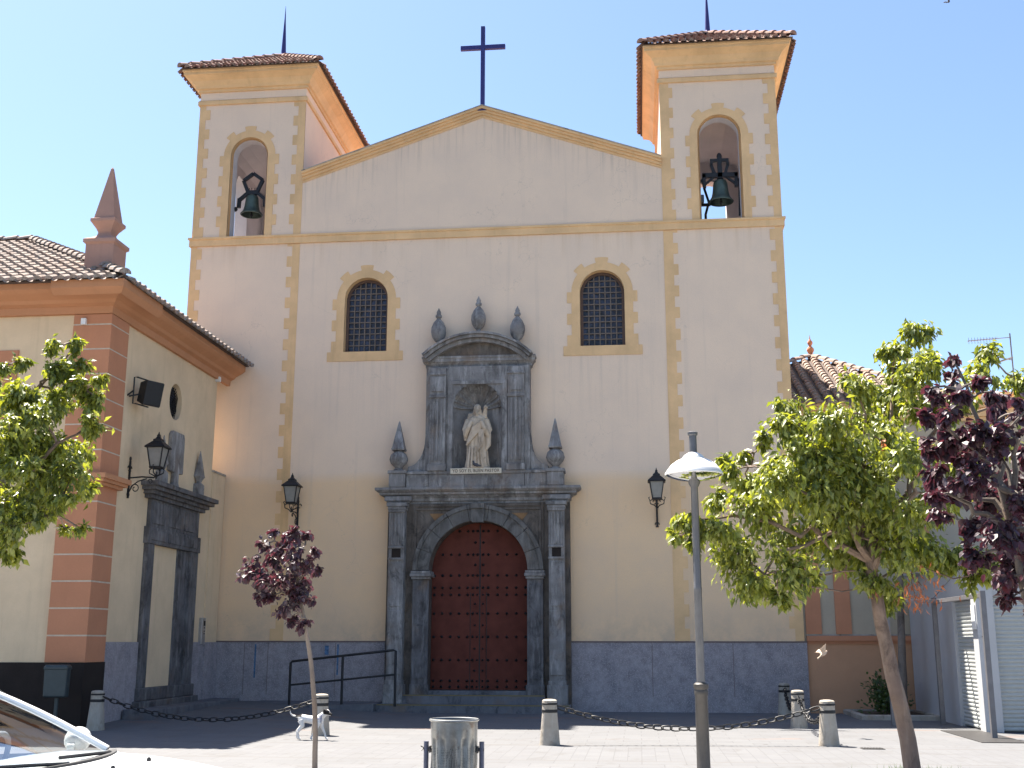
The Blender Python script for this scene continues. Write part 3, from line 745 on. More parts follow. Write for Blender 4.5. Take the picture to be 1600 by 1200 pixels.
def arcp(rad, n=16, fl=False):
    L = [(-3.9+rad*math.sin(-al+2*al*i/n), zc+rad*math.cos(-al+2*al*i/n)) for i in range(n+1)]; return L[::-1] if fl else L
def band(r0, r1, y0, y1): sg.prism(arcp(r1)+arcp(r0, fl=True), y0, y1)
band(Rr-.24, Rr-.14, 28.06, FY); band(Rr-.138, Rr-.06, 27.96, FY+.01); band(Rr-.058, Rr, 27.9, FY+.02)
sg.build('segmental_pediment', M['stone'], portal, bevel=.006)
ty = MB(); ty.prism([(p_[0], max(8.69, p_[1])) for p_ in arcp(Rr-.2)], 28.2, FY); ty.build('tympanum', M['stone_br'], portal)
def egg(x, z, s=1., y=28.25):
    b = MB(); b.lathe([(.12*s, 0), (.12*s, .05*s), (.06*s, .09*s), (.055*s, .14*s), (.11*s, .19*s), (.175*s, .3*s), (.2*s, .42*s), (.19*s, .54*s), (.13*s, .68*s), (.075*s, .75*s), (.045*s, .79*s), (.085*s, .83*s), (.085*s, .87*s), (.055*s, .91*s), (.06*s, .96*s), (.02*s, 1.04*s), (.004, 1.08*s)], (x, y, z), 20)
    b.build('urn_finial', M['stone'], portal, True)
egg(-4.93, 8.93, .98); egg(-2.90, 8.93, .98); egg(-3.9, 9.24, .96)
for x in (-5.88, -1.955):
    b = MB(); b.lathe([(.13, 0), (.13, .04), (.08, .07), (.11, .11), (.2, .2), (.235, .30), (.2, .42), (.12, .49), (.1, .52)], (x, 28.2, 5.76), 20)
    b.square([(.155, .52), (.165, .56), (.15, .58), (.02, 1.24), (.004, 1.28)], (x, 28.2, 5.76))
    b.build('spire_finial', M['stone'], portal, True)

# ---------------------------------------------------------------- door
dr = thing  # (door leaves are parts of the church)
ring = [(-5.07, .48)] + arch_pts(-3.86, 1.205, 3.30) + [(-2.65, .48)]
YD = 28.62
rowsz = [.55, .69, 1.18, 1.73, 2.29, 2.74, 2.91, 3.21, 3.72, 4.30]; midz = [.93, 1.45, 2.01, 2.52, 3.47, 4.02]
cols = [-5.0, -4.8, -4.59, -4.38, -4.17, -4.04, -3.93, -3.79, -3.66, -3.43, -3.2, -2.97, -2.74]
for side in (0, 1):
    xm = -3.866
    if side == 0: L = [(xm-.004, .485), (xm-.004, 4.50)] + [q for q in arch_pts(-3.86, 1.205, 3.30, 24)[::-1] if q[0] < xm-.03] + [(-5.065, .485)]
    else: L = [(xm+.004, .485), (xm+.004, 4.50)] + [q for q in arch_pts(-3.86, 1.205, 3.30, 24) if q[0] > xm+.03] + [(-2.655, .485)]
    lf = MB(); lf.prism(L, YD, YD+.08)
    # raised boards that frame the wicket
    if side == 0: lf.box(xm-.012-.13, YD-.012, .49, xm-.012, YD, 2.80)
    else: lf.box(xm+.012, YD-.012, .49, xm+.012+.13, YD, 2.80)
    a_, b_ = (-5.04, xm-.01) if side == 0 else (xm+.01, -2.68)
    lf.box(a_, YD-.013, 2.815, b_, YD, 2.845)
    leaf = lf.build('door_leaf', M['door'], CH)
    s = .043; st = MB(); st.add([(-s, YD-.002, 0), (0, YD-.002, -s), (s, YD-.002, 0), (0, YD-.002, s), (0, YD-.045, 0)], [(0,1,4), (1,2,4), (2,3,4), (3,0,4)])
    sto = st.build('stud', M['iron'], leaf); used = [0]
    def stud(x, z):
        q_ = sto
        if used[0]: q_ = sto.copy(); COL.objects.link(q_); q_.parent = leaf
        used[0] += 1; q_.location = (x, 0, z)
    for z in rowsz:
        for x in cols:
            if (x < xm) == (side == 0) and (z < 3.3 or (x+3.86)**2+(z-3.3)**2 < 1.16**2): stud(x, z)
    for z in midz: stud(-3.985 if side == 0 else -3.79, z)
    gp = MB()
    for x in ((-4.10, xm-.008) if side == 0 else (xm+.008, -3.70)): gp.box(x-.006, YD-.0135, .49, x+.006, YD, 2.8 if abs(x-xm) > .05 else 4.45)
    gp.build('door_joint', M['iron'], leaf)

# ---------------------------------------------------------------- steps and ramp (built onto the church)
s = MB(); s.box(-6.15, 27.48, -.05, -1.6, 27.97, .185); s.box(-5.72, 27.95, -.05, -2.22, 28.3, .385); s.box(-5.07, 28.14, .3, -2.65, 28.8, .478)
steps = s.build('front_steps', M['stepstone'], CH, bevel=.01)
s = MB(); s.box(-6.13, 27.475, .165, -1.62, 27.5, .189); s.box(-5.7, 27.945, .365, -2.24, 27.97, .389); s.build('edge_strip', M['yel_line'], steps)
rp = MB(); rp.add([(-9.2, 27.25, -.1), (-6.152, 27.25, -.1), (-6.152, 27.25, .20), (-9.2, 27.25, .155), (-9.2, FY-.06, -.1), (-6.152, FY-.06, -.1), (-6.152, FY-.06, .20), (-9.2, FY-.06, .215)], [(0,1,2,3), (4,7,6,5), (3,2,6,7), (0,3,7,4), (1,5,6,2)])
rp.build('ramp', M['stepstone'], CH)
# gutter pipe end and ledge weeds on the string course are left to the material

# ================================================================== STATUE, PLAQUE, PIGEON
sx, sy, szz = -3.91, 28.22, 5.78
b = MB(); vs = []; NS = 56
rings = [(0, .33, .20, 0), (.03, .34, .21, 0), (.25, .31, .19, 0), (.55, .29, .175, .0), (.8, .29, .18, .0), (1.0, .27, .175, 0), (1.15, .27, .165, 0), (1.28, .25, .14, 0), (1.34, .17, .11, 0), (1.38, .08, .07, 0)]
for z, rx_, ry_, ox in rings:
    for q in range(NS):
        a_ = 2*PI*q/NS; am_ = .085*max(0, 1-z/1.25)+.02
        f_ = 1+am_*math.sin(9*a_+z*2.2+.6*math.sin(3*a_))+am_*.5*math.sin(17*a_-z*3)
        vs.append((sx+ox+rx_*.93*f_*math.cos(a_), sy+ry_*f_*math.sin(a_), szz+z))
nr_ = len(rings)
b.add(vs, [(i*NS+q, i*NS+(q+1) % NS, (i+1)*NS+(q+1) % NS, (i+1)*NS+q) for i in range(nr_-1) for q in range(NS)] + [list(range(NS))[::-1], [(nr_-1)*NS+q for q in range(NS)]])
S = lambda x, y, z: (sx+x, sy+y, szz+z)
b.ell(S(0, -.03, 1.52), (.085, .10, .125), 16, 12); b.tube([S(0, 0, 1.28), S(0, -.01, 1.42)], [.075, .065], 12)
b.tube([S(0, -.115, 1.5), S(0, -.14, 1.475)], [.014, .02], 8); b.ell(S(0, -.09, 1.42), (.06, .055, .09)); b.ell(S(0, .015, 1.54), (.105, .1, .13)); b.ell(S(-.08, .03, 1.42), (.05, .06, .12)); b.ell(S(.08, .03, 1.42), (.05, .06, .12))
for e_ in (-1, 1): b.ell(S(e_*.032, -.118, 1.535), (.016, .012, .01), 8, 5)
# arms bent up to hold the lamb's feet, sleeves hanging
b.tube([S(-.24, 0, 1.25), S(-.31, -.06, .98), S(-.29, -.10, .86), S(-.2, -.2, 1.05), S(-.12, -.18, 1.2)], [.085, .095, .085, .06, .04], 12)
b.tube([S(.24, 0, 1.25), S(.32, -.05, .98), S(.30, -.10, .84), S(.22, -.2, 1.02), S(.14, -.18, 1.2)], [.085, .1, .09, .06, .04], 12)
b.tube([S(.3, -.06, .9), S(.31, -.06, .6), S(.26, -.1, .48)], [.09, .075, .03], 10); b.tube([S(-.28, -.06, .9), S(-.29, -.04, .72)], [.09, .05], 10)
# mantle swept across the front to the right hip, with a hanging end
for q in range(6): b.tube([S(-.27+.02*q, -.14-.004*q, .60+.05*q), S(-.1, -.215, .76+.05*q), S(.08, -.21, .95+.04*q), S(.2, -.12, 1.14+.02*q)], [.03, .026, .026, .03], 8)
for q in range(4): b.tube([S(.08+.04*q, -.2, .98), S(.09+.035*q, -.22, .7), S(.06+.04*q, -.22, .45+.04*q)], [.025, .027, .018], 8)
for q in range(5): b.tube([S(-.16+.07*q, -.2, .55), S(-.19+.085*q, -.215, .25), S(-.21+.1*q, -.22, .02)], [.016, .024, .026], 8)
# lamb over the shoulders
b.tube([S(-.24, .0, 1.2), S(-.2, .06, 1.36), S(0, .1, 1.40), S(.18, .06, 1.36), S(.23, -.01, 1.28)], [.06, .09, .09, .085, .06], 12)
b.tube([S(.2, .02, 1.36), S(.22, -.01, 1.48), S(.225, -.03, 1.56)], [.065, .055, .05], 10); b.ell(S(.235, -.05, 1.575), (.05, .065, .045)); b.tube([S(.245, -.08, 1.57), S(.29, -.14, 1.54)], [.036, .022], 8)
b.ell(S(.185, .0, 1.57), (.03, .015, .014), 8, 5); b.ell(S(.27, .0, 1.585), (.03, .015, .014), 8, 5)
b.tube([S(-.21, 0, 1.25), S(-.17, -.1, 1.16), S(-.12, -.17, 1.08)], [.035, .026, .02], 8); b.tube([S(.21, 0, 1.25), S(.17, -.1, 1.16), S(.13, -.17, 1.08)], [.035, .026, .02], 8)
b.box(sx-.36, sy-.2, szz-.035, sx+.36, sy+.2, szz+.03)
st = b.build('statue', M['marble']); remesh(st, .0095, 1); st.scale = (.93, 1, 1); st.location = (sx*.07, 0, 0)
tag(st, 'pale stone statue of a robed bearded shepherd carrying a lamb on his shoulders', 'statue')

PQ = thing('plaque', 'narrow cream plaque lettered YO SOY EL BUEN PASTOR below the statue', 'plaque', (-3.905, 27.985, 5.655), world=True)
q = MB(); q.box(-4.54, 27.995, 5.655, -3.27, 28.029, 5.79); q.build('board', M['plaque'], PQ, bevel=.004)
cu = bpy.data.curves.new('lettering', 'FONT'); cu.body = 'YO SOY EL BUEN PASTOR'; cu.size = .118; cu.extrude = .003; cu.align_x = 'CENTER'; cu.align_y = 'CENTER'; cu.space_character = 1.12; cu.offset = .0012
to = bpy.data.objects.new('lettering', cu); COL.objects.link(to); to.location = (-3.905, 27.993, 5.722); to.rotation_euler = (PI/2, 0, 0)
bpy.context.view_layer.update(); me = bpy.data.meshes.new_from_object(to.evaluated_get(bpy.context.evaluated_depsgraph_get())); 
wx = max(v.co.x for v in me.vertices)-min(v.co.x for v in me.vertices); sc_ = 1.17/wx
for v in me.vertices: v.co = Vector((v.co.x*sc_-3.905, 27.992-v.co.z, v.co.y*.95+5.722))
bpy.data.objects.remove(to); me.materials.clear(); me.materials.append(M['letters'])
lo = bpy.data.objects.new('lettering', me); COL.objects.link(lo); lo.parent = PQ; lo.matrix_parent_inverse = Matrix.Translation(-PQ.location)

pg = MB(); x, y, z = -3.90, 27.99, 5.79
pg.tube([(x+.12, y, z+.05), (x+.05, y, z+.06), (x-.02, y, z+.085), (x-.05, y, z+.10), (x-.06, y, z+.15)], [.012, .035, .045, .035, .02], 10)
pg.ell((x-.065, y, z+.165), (.026, .022, .022)); pg.tube([(x-.085, y, z+.165), (x-.108, y, z+.158)], [.007, .002], 6)
for e_ in (-.012, .012): pg.tube([(x-.0, y+e_, z+.05), (x-.005, y+e_, z+.002)], .004, 5)
o = pg.build('pigeon', M['pigeon']); remesh(o, .006, 1); tag(o, 'dark pigeon sitting on the plaque at the feet of the statue', 'pigeon')

# ================================================================== BELLS
BP = [(.30, 0), (.31, .02), (.27, .06), (.225, .14), (.20, .25), (.185, .38), (.175, .48), (.15, .55), (.09, .585), (.03, .6)]
def bell(name, label, cx, y, zlip, s, style):
    B = thing(name, label, 'bell', (cx, y, zlip), group='bells hung in the towers', world=True)
    m = MB(); m.lathe([(r_*s, z*s) for r_, z in BP]+[(.0, .6*s)], (cx, y, zlip), 32)
    m.f = [f for f in m.f if len(f) == 4]; inn = MB(); inn.lathe([(r_*s*.9, z*s*.96) for r_, z in BP], (cx, y, zlip), 32); inn.f = [f for f in inn.f if len(f) == 4]; m.add(inn.v, inn.f)
    n_ = len(BP)
    m.add([(cx+r_*s*math.cos(2*PI*k_/32), y+r_*s*math.sin(2*PI*k_/32), zlip) for r_ in (.30, .27) for k_ in range(32)], [(k_, (k_+1) % 32, 32+(k_+1) % 32, 32+k_) for k_ in range(32)])
    body = m.build('bell_body', M['bronze'], B, 'full', fix=False)
    c_ = MB(); c_.tube([(cx, y, zlip+.5*s), (cx, y, zlip-.02*s)], .018*s, 8); c_.ell((cx, y, zlip-.0*s), (.04*s, .04*s, .05*s)); c_.tube([(cx, y, zlip), (cx, y, zlip-.09*s)], [.03*s, .008], 8); c_.build('clapper', M['iron'], B)
    zt = zlip+.6*s; yk = MB()
    if style == 0:   # open pentagon head stock on cranked arms
        pts = [(-.12, zt+.05), (-.27, zt+.42), (0, zt+.62), (.27, zt+.42), (.12, zt+.05)]
        for p0, p1 in zip(pts, pts[1:]): yk.bar((cx+p0[0], y, p0[1]), (cx+p1[0], y, p1[1]), .075, .09)
        yk.bar((cx-.16, y, zt+.06), (cx+.16, y, zt+.06), .09, .12)
        for e_ in (-1, 1):
            yk.bar((cx+e_*.12, y, zt+.07), (cx+e_*.36, y, zt-.14), .075, .09); yk.bar((cx+e_*.36, y, zt-.1), (cx+e_*.37, y, zt-.36), .085, .1)
            yk.bar((cx+e_*.39, y, zt-.33), (cx+e_*.50, y, zt-.40), .03, .03)
        for q in (-.1, -.03, .06, .11): yk.bar((cx+q, y, zt-.04), (cx+q, y, zt+.2), .018, .018)
        yk.ell((cx-.47, y, zt-.40), (.07, .07, .07)); yk.bar((cx-.53, y, zt-.4), (cx-.44, y, zt-.4), .05); yk.bar((cx+.44, y, zt-.40), (cx+.53, y, zt-.4), .05)
    else:            # wide cross stock with a lyre-shaped head
        yk.bar((cx-.46, y, zt+.12), (cx+.46, y, zt+.12), .10, .12); yk.bar((cx, y, zt-.02), (cx, y, zt+.62), .12, .1); yk.ell((cx, y, zt+.65), (.07, .05, .10))
        for e_ in (-1, 1):
            yk.bar((cx+e_*.13, y, zt+.14), (cx+e_*.22, y, zt+.42), .075, .08); yk.bar((cx+e_*.22, y, zt+.40), (cx+e_*.20, y, zt+.54), .075, .08); yk.bar((cx+e_*.24, y, zt+.54), (cx+e_*.02, y, zt+.54), .07, .08)
            yk.bar((cx+e_*.42, y, zt+.16), (cx+e_*.41, y, zt-.22), .085, .1); yk.bar((cx+e_*.1, y, zt+.12), (cx+e_*.39, y, zt-.12), .05, .06)
            yk.bar((cx+e_*.44, y, zt-.02), (cx+e_*.555, y, zt-.02), .06, .06)
        yk.bar((cx+.50, y+.05, zt), (cx+.47, y+.05, zt-1.0), .05, .05); yk.lathe([(.04, 0), (.09, .04), (.04, .08)], (cx, y, zt-.02), 10)
    yk.build('yoke', M['iron'], B)
bell('bronze_bell', 'small bronze bell under an open pentagon yoke in the left tower', -10.27, 28.9, 12.98, .98, 0)
bell('bronze_bell', 'larger green bronze bell on a lyre-shaped iron yoke in the right tower', 2.38, 28.9, 12.83, 1.06, 1)
fl = thing('bell_hammer', 'bent iron bracket with a grey lamp standing behind the right bell', 'bracket', (1.98, 30.2, 12.24), world=True)
m = MB(); m.tube([(2.06, 30.2, 12.24), (2.06, 30.2, 13.0), (2.16, 30.2, 13.35), (2.05, 30.2, 13.75), (2.02, 30.2, 13.95)], .035, 8); m.box(1.98, 30.15, 13.9, 2.09, 30.25, 14.02); m.bar((1.9, 30.2, 13.28), (2.2, 30.2, 13.28), .07); m.build('bracket_arm', M['iron'], fl)
m = MB(); m.box(1.85, 30.1, 13.33, 2.03, 30.3, 13.55); m.build('lamp_head', M['galv'], fl, bevel=.02)

# ================================================================== PARISH HOUSE ON THE LEFT
HX, HY = -10.46, 21.5
HO = thing('parish_house', 'low yellow house with salmon corner pilaster, tiled hip roof and pink obelisk', 'house', (HX, HY, 0), world=True)
w = MB()
w.add([(-30, HY, -.1), (HX, HY, -.1), (HX, HY, 8.3), (-30, HY, 8.3)], [(0,1,2,3)])
# side wall with an oval window
oy, oz, ow, oh = 25.05, 6.98, .36, .42
n = 32; O = [(oy+ow*math.cos(2*PI*i/n), oz+oh*math.sin(2*PI*i/n)) for i in range(n)]
def sx_(y, z, d=0): return (HX-d, y, z)
w.add([sx_(HY, -.1), sx_(24.2, -.1), sx_(24.2, 8.3), sx_(HY, 8.3)], [(0,1,2,3)]); w.add([sx_(25.9, -.1), sx_(27.58, -.1), sx_(27.58, 8.3), sx_(25.9, 8.3)], [(0,1,2,3)])
w.add([sx_(24.2, -.1), sx_(25.9, -.1), sx_(25.9, 6.3), sx_(24.2, 6.3)], [(0,1,2,3)]); w.add([sx_(24.2, 7.7), sx_(25.9, 7.7), sx_(25.9, 8.3), sx_(24.2, 8.3)], [(0,1,2,3)])
def sqp(i):
    a_ = 2*PI*i/n; c_, s_ = math.cos(a_), math.sin(a_); k_ = 1/max(abs(c_), abs(s_)); return (25.05+.85*c_*k_, 7.0+.7*s_*k_)
for i in range(n):
    a_, b_ = sqp(i), sqp((i+1) % n); o0, o1 = O[i], O[(i+1) % n]
    w.add([sx_(*a_), sx_(*b_), sx_(*o1), sx_(*o0)], [(0,1,2,3)]); w.add([sx_(*o0), sx_(*o1), sx_(*o1, .18), sx_(*o0, .18)], [(0,1,2,3)])
w.add([sx_(27.58, 5.7), sx_(27.58, 8.3), sx_(27.58, 8.3, 1.5), sx_(27.58, 5.7, 1.5)], [(0,1,2,3)])
w.add([(-30, HY, -.1), (-30, 36, -.1), (-30, 36, 8.3), (-30, HY, 8.3)], [(0,1,2,3)])
w.box(HX-.5, 27.58, -.1, HX+.03, FY-.055, 5.72)
hw_ = w.build('wall', M['house'], HO, fix=False)
m = MB(); m.add([(HX-.5, 27.56, 5.72), (HX+.05, 27.56, 5.72), (HX+.05, FY-.06, 5.72), (HX-.5, FY-.06, 5.72), (HX-.5, 27.56, 5.86), (HX+.05, 27.56, 5.77), (HX+.05, FY-.06, 5.77), (HX-.5, FY-.06, 5.86)], [(0,3,2,1),(4,5,6,7),(0,1,5,4),(1,2,6,5),(2,3,7,6),(3,0,4,7)]); m.build('ledge', M['concrete'], HO)
ov = MB(); ov.prism([(a_, b_) for a_, b_ in O], HX-.17, HX-.15, 'x'); wo = ov.build('oval_window', M['pane'], HO)
gr = MB()
for k_ in range(-5, 6):
    c0 = k_*.1
    gr.bar((HX-.10, oy+c0-.3, oz-.36), (HX-.10, oy+c0+.3, oz+.36), .012); gr.bar((HX-.12, oy+c0+.3, oz-.36), (HX-.12, oy+c0-.3, oz+.36), .012)
gr.v = [tuple(v) for v in gr.v]
def clip_oval(v):
    dy, dz = v[1]-oy, v[2]-oz; q = math.hypot(dy/ow, dz/oh); return v if q < 1 else (v[0], oy+dy/q, oz+dz/q)
gr.v = [clip_oval(v) for v in gr.v]; gr.build('grating', M['iron'], wo)
# plinths
m = MB(); m.box(-30, HY-.04, -.1, -11.2, HY+.1, 1.22); m.box(-11.22, HY-.09, -.1, HX+.07, HY+.1, 1.22); m.box(HX-.1, HY+.1, -.1, HX+.07, 22.28, 1.22); m.build('dark_plinth', M['brown'], HO)
m = MB(); m.box(HX-.05, 22.28, -.1, HX+.045, 23.83, 1.6); m.build('grey_plinth', M['plinth'], HO)
m = MB(); m.box(HX-.05, 26.86, -.1, HX+.045, 27.57, 1.6); m.box(HX-.05, 27.57, -.1, HX+.075, FY-.06, 1.6); m.build('grey_plinth', M['plinth'], HO)
# salmon pilaster of the corner, in courses with pale joints
m = MB(); jn = MB(); z = 1.225; hs = .51
while z < 8.0:
    zt = min(z+hs-.03, 8.05)
    if not (4.35 < z < 4.7):
        pass
    m.box(-11.2, HY-.06, z, HX+.06, HY+.05, zt); m.box(HX-.05, HY+.05, z, HX+.06, 22.26, zt)
    if zt < 8:
        m.m = 1; m.box(-11.19, HY-.052, zt, HX+.052, HY+.04, zt+.03); m.box(HX-.05, HY+.04, zt, HX+.052, 22.25, zt+.03); m.m = 0
    z += hs
co_ = m.build('corner_pilaster', [M['pink'], M['joint']], HO)
m = MB(); 
for o_, z0, z1 in ((.10, 4.58, 4.64), (.17, 4.642, 4.70), (.22, 4.702, 4.80)): m.box(-11.2-o_+.06, HY-.06-o_, z0, HX+.06+o_, HY+.02, z1); m.box(HX-.05, HY+.02, z0, HX+.06+o_, 22.26+o_-.06, z1)
m.build('impost_band', M['pinkdk'], HO)
# cornice: terracotta mouldings under the eaves, breaking forward over the pilaster
m = MB()
def corn(prof, dx, y0c, x0c, x1c, yend):
    n_ = len(prof); vs = []
    for o_, z in prof: vs += [(x0c, y0c-o_, z), (x1c+o_*.78, y0c-o_, z), (x1c+o_*.78, yend, z)]
    fs = []
    for i in range(n_):
        j_ = (i+1) % n_
        for k_ in range(2): fs.append((i*3+k_, i*3+k_+1, j_*3+k_+1, j_*3+k_))
    fs += [tuple(i*3 for i in range(n_)), tuple(i*3+2 for i in range(n_))]
    m.add(vs, fs)
corn([(-.02, 8.06), (.10, 8.06), (.12, 8.2), (.24, 8.24), (.30, 8.30), (.5, 8.38), (.6, 8.44), (.6, 8.573), (-.02, 8.573)], 0, HY, -30, HX, 28.29)
corn([(.6, 8.30), (.60, 8.30), (.66, 8.36), (.72, 8.42), (.72, 8.576), (.6, 8.576)], 0, HY, -11.4, HX, 22.7)
m.build('cornice', M['pinkdk'], HO, fix=True)
ex0, ex1, ey0, ey1 = -30.7, HX+.56, HY-.72, 28.30
E0 = 8.58
dd = 4.6; zr = E0+.55*dd
tm = MB(); cc = [Vector((ex0, ey0, E0)), Vector((ex1, ey0, E0)), Vector((ex1, ey1+1.9, E0)), Vector((ex0, ey0+2*dd, E0))]
ra, rb = Vector((-30, ey0+dd, zr)), Vector((ex1-dd, ey0+dd, zr))
tm.m = 1; tm.add([cc[0], cc[1], rb, ra], [(0,1,2,3)]); tm.add([cc[1], (ex1, ey1, E0), (ex1-dd, ey1, zr), rb], [(0,1,2,3)]); tm.add([ra, rb, (ex1-dd, ey1, zr), (-30, ey1, zr)], [(0,1,2,3)])
tm.add([(ex0, ey0, E0-.015), (ex1, ey0, E0-.015), (ex1, ey1, E0-.015), (HX-.2, ey1, E0-.015), (HX-.2, ey0+.6, E0-.015), (ex0, ey0+.6, E0-.015)], [(0,1,2,3,4,5)])
tm.add([(ex0, ey0+.004, E0-.016), (ex1-.004, ey0+.004, E0-.016), (ex1-.004, ey0+.004, E0+.004), (ex0, ey0+.004, E0+.004)], [(0,1,2,3)]); tm.add([(ex1-.004, ey0+.004, E0-.016), (ex1-.004, ey1, E0-.016), (ex1-.004, ey1, E0+.004), (ex1-.004, ey0+.004, E0+.004)], [(0,1,2,3)])
tm.m = 0
def hv(u):   # front slope, clipped by the hip at its right end
    wd_ = 14.0; return 0, min(1, (wd_-u)/dd)*math.hypot(dd, zr-E0)-.05
tile_slope(tm, (ex1-14.0, ey0, E0), (1,0,0), (0, dd, zr-E0), 14.0, hv, .25, .092, .36)
def hv2(u): return 0, min(1, u/dd)*math.hypot(dd, zr-E0)-.05
tile_slope(tm, (ex1, ey0, E0), (0,1,0), (-dd, 0, zr-E0), ey1-ey0, hv2, .25, .092, .36)
ridge_caps(tm, (ex1+.02, ey0-.02, E0+.06), (rb.x, rb.y, rb.z+.06), .12, .36); ridge_caps(tm, (rb.x, rb.y, zr+.05), (-24, rb.y, zr+.05), .12, .36)
rf = tm.build('roof', [M['tile'], M['under']], HO)
om = MB(); oc = (-10.83, 21.82, 8.9)
om.square([(.30, 0), (.30, .68), (.345, .72), (.345, .79), (.22, .86), (.155, .91), (.135, .98), (.17, 1.06), (.235, 1.16), (.265, 1.20), (.265, 1.26), (.215, 1.285), (.025, 2.44), (.004, 2.48)], oc)
om.build('obelisk', M['obelisk'], HO, bevel=.012)
m = MB(); m.box(-10.97-.05, HY-.13, 7.83, -10.97+.05, HY-.06, 7.96); m.build('junction_box', M['white'], HO, bevel=.006)
m = MB(); m.box(HX+.0, 27.42, 8.0, HX+.12, 27.52, 8.12); m.build('junction_box', M['white'], HO, bevel=.006)
m = MB(); m.box(-13.4, HY-.03, 5.0, -12.33, HY+.02, 7.35); m.build('window_band', M['pink'], HO)
# blocked side doorway with grey marble frame
m = MB(); X0 = HX
m.box(X0-.05, 23.85, .62, X0+.10, 24.2, 3.66); m.box(X0-.05, 26.30, .62, X0+.10, 26.75, 3.66)
m.box(X0-.4, 25.62, .62, X0+.03, 26.30, 3.66); m.box(X0-.05, 23.80, 3.66, X0+.12, 26.8, 4.02); m.box(X0-.05, 23.9, 4.022, X0+.09, 26.7, 4.62)
for y in (23.95, 24.85, 25.75): m.box(X0+.09, y, 3.74, X0+.14, y+.75, 3.95); m.box(X0+.08, y+.05, 4.1, X0+.115, y+.65, 4.56)
dw = m.build('doorway', M['stone_lo'], HO, bevel=.012)
m = MB()
for o_, za, zb_ in ((.13, 4.62, 4.70), (.20, 4.702, 4.78), (.29, 4.782, 4.86), (.36, 4.862, 4.96)): m.box(X0-.05, 23.85-o_, za, X0+.03+o_, 26.75+o_, zb_)
m.build('hood', M['stone_lo'], dw, bevel=.008)
m = MB(); m.prism([(24.2, .66), (25.62, .66), (25.62, 3.66), (24.2, 3.66)], X0+.004, X0+.012, 'x'); m.build('blocked_panel', M['house'], dw)
m = MB(); m.box(X0-.05, 23.7, -.1, X0+.22, 26.95, .40); m.box(X0-.05, 23.8, .402, X0+.14, 26.85, .66); m.build('threshold', M['stone_lo'], dw, bevel=.02)
for y, h_ in ((24.35, 1.0), (26.55, 1.0)):
    m = MB(); m.square([(.15, 0), (.15, .3), (.06, .36), (.09, .42), (.155, .5), (.14, .54), (.01, 1.12)], (X0+.08, y, 4.96)); 
    for i_, v_ in enumerate(m.v): m.v[i_] = (X0+.08+(v_[0]-X0-.08)*.55, v_[1], v_[2])
    m.build('obelisk_relief', M['stone'], dw)
m = MB(); yy = 25.15
m.prism([(yy-.3, 4.96), (yy+.3, 4.96), (yy+.13, 5.12), (yy+.13, 5.34), (yy+.36, 5.36), (yy+.36, 6.18), (yy+.3, 6.28), (yy-.3, 6.28), (yy-.38, 6.2), (yy-.38, 5.36), (yy-.13, 5.34), (yy-.13, 5.12)], X0+.005, X0+.10, 'x'); m.build('stone_tablet', M['stone'], dw, bevel=.02)
m = MB(); m.add([(X0+.3, 24.3, .0), (X0+1.0, 24.3, .0)], []); m.box(X0+.08, 23.2, -.05, X0+.75, 28.3, .27); m.build('doorstep', M['stepstone'], HO, bevel=.015)

# intercom, floodlight
IC = thing('intercom_panel', 'slim grey intercom panel on the yellow side wall near the inner corner', 'intercom', (HX+.04, 27.47, 1.5), world=True)
m = MB(); m.box(HX+.0, 27.30, 1.55, HX+.08, 27.54, 2.17); m.build('box', M['alu'], IC, bevel=.006)
m = MB(); m.box(HX+.08, 27.40, 1.98, HX+.086, 27.5, 2.1); m.build('speaker_grille', M['iron'], IC)
for z in (1.92, 1.84, 1.78): m = MB(); m.box(HX+.08, 27.43, z, HX+.088, 27.47, z+.03); m.build('button', M['iron'], IC)
FLd = thing('floodlight', 'black square floodlight on a bracket beside the oval window', 'floodlight', (HX, 22.75, 6.7), world=True)
m = MB(); m.bar((HX, 22.6, 6.6), (HX+.22, 22.75, 6.68), .03); m.tube([(HX+.22, 22.5, 6.42), (HX+.14, 22.5, 6.42), (HX+.14, 22.5, 6.98), (HX+.22, 22.5, 6.98)], .015, 6); m.bar((HX+.2, 22.5, 6.98), (HX+.3, 22.9, 6.98), .025); m.bar((HX+.2, 22.5, 6.42), (HX+.3, 22.9, 6.42), .025); m.bar((HX, 22.52, 6.6), (HX+.14, 22.5, 6.7), .025); m.build('bracket', M['iron'], FLd)
m = MB(); m.prism([(-.10, -.20), (.10, -.26), (.13, -.24), (.13, .25), (.10, .27), (-.10, .20)], -.22, .22, 'y'); m.xf(Matrix.Translation((HX+.34, 22.86, 6.70)) @ Matrix.Rotation(R(-28), 4, 'Z') @ Matrix.Rotation(R(12), 4, 'Y')); hs_ = m.build('housing', M['iron'], FLd, bevel=.01)

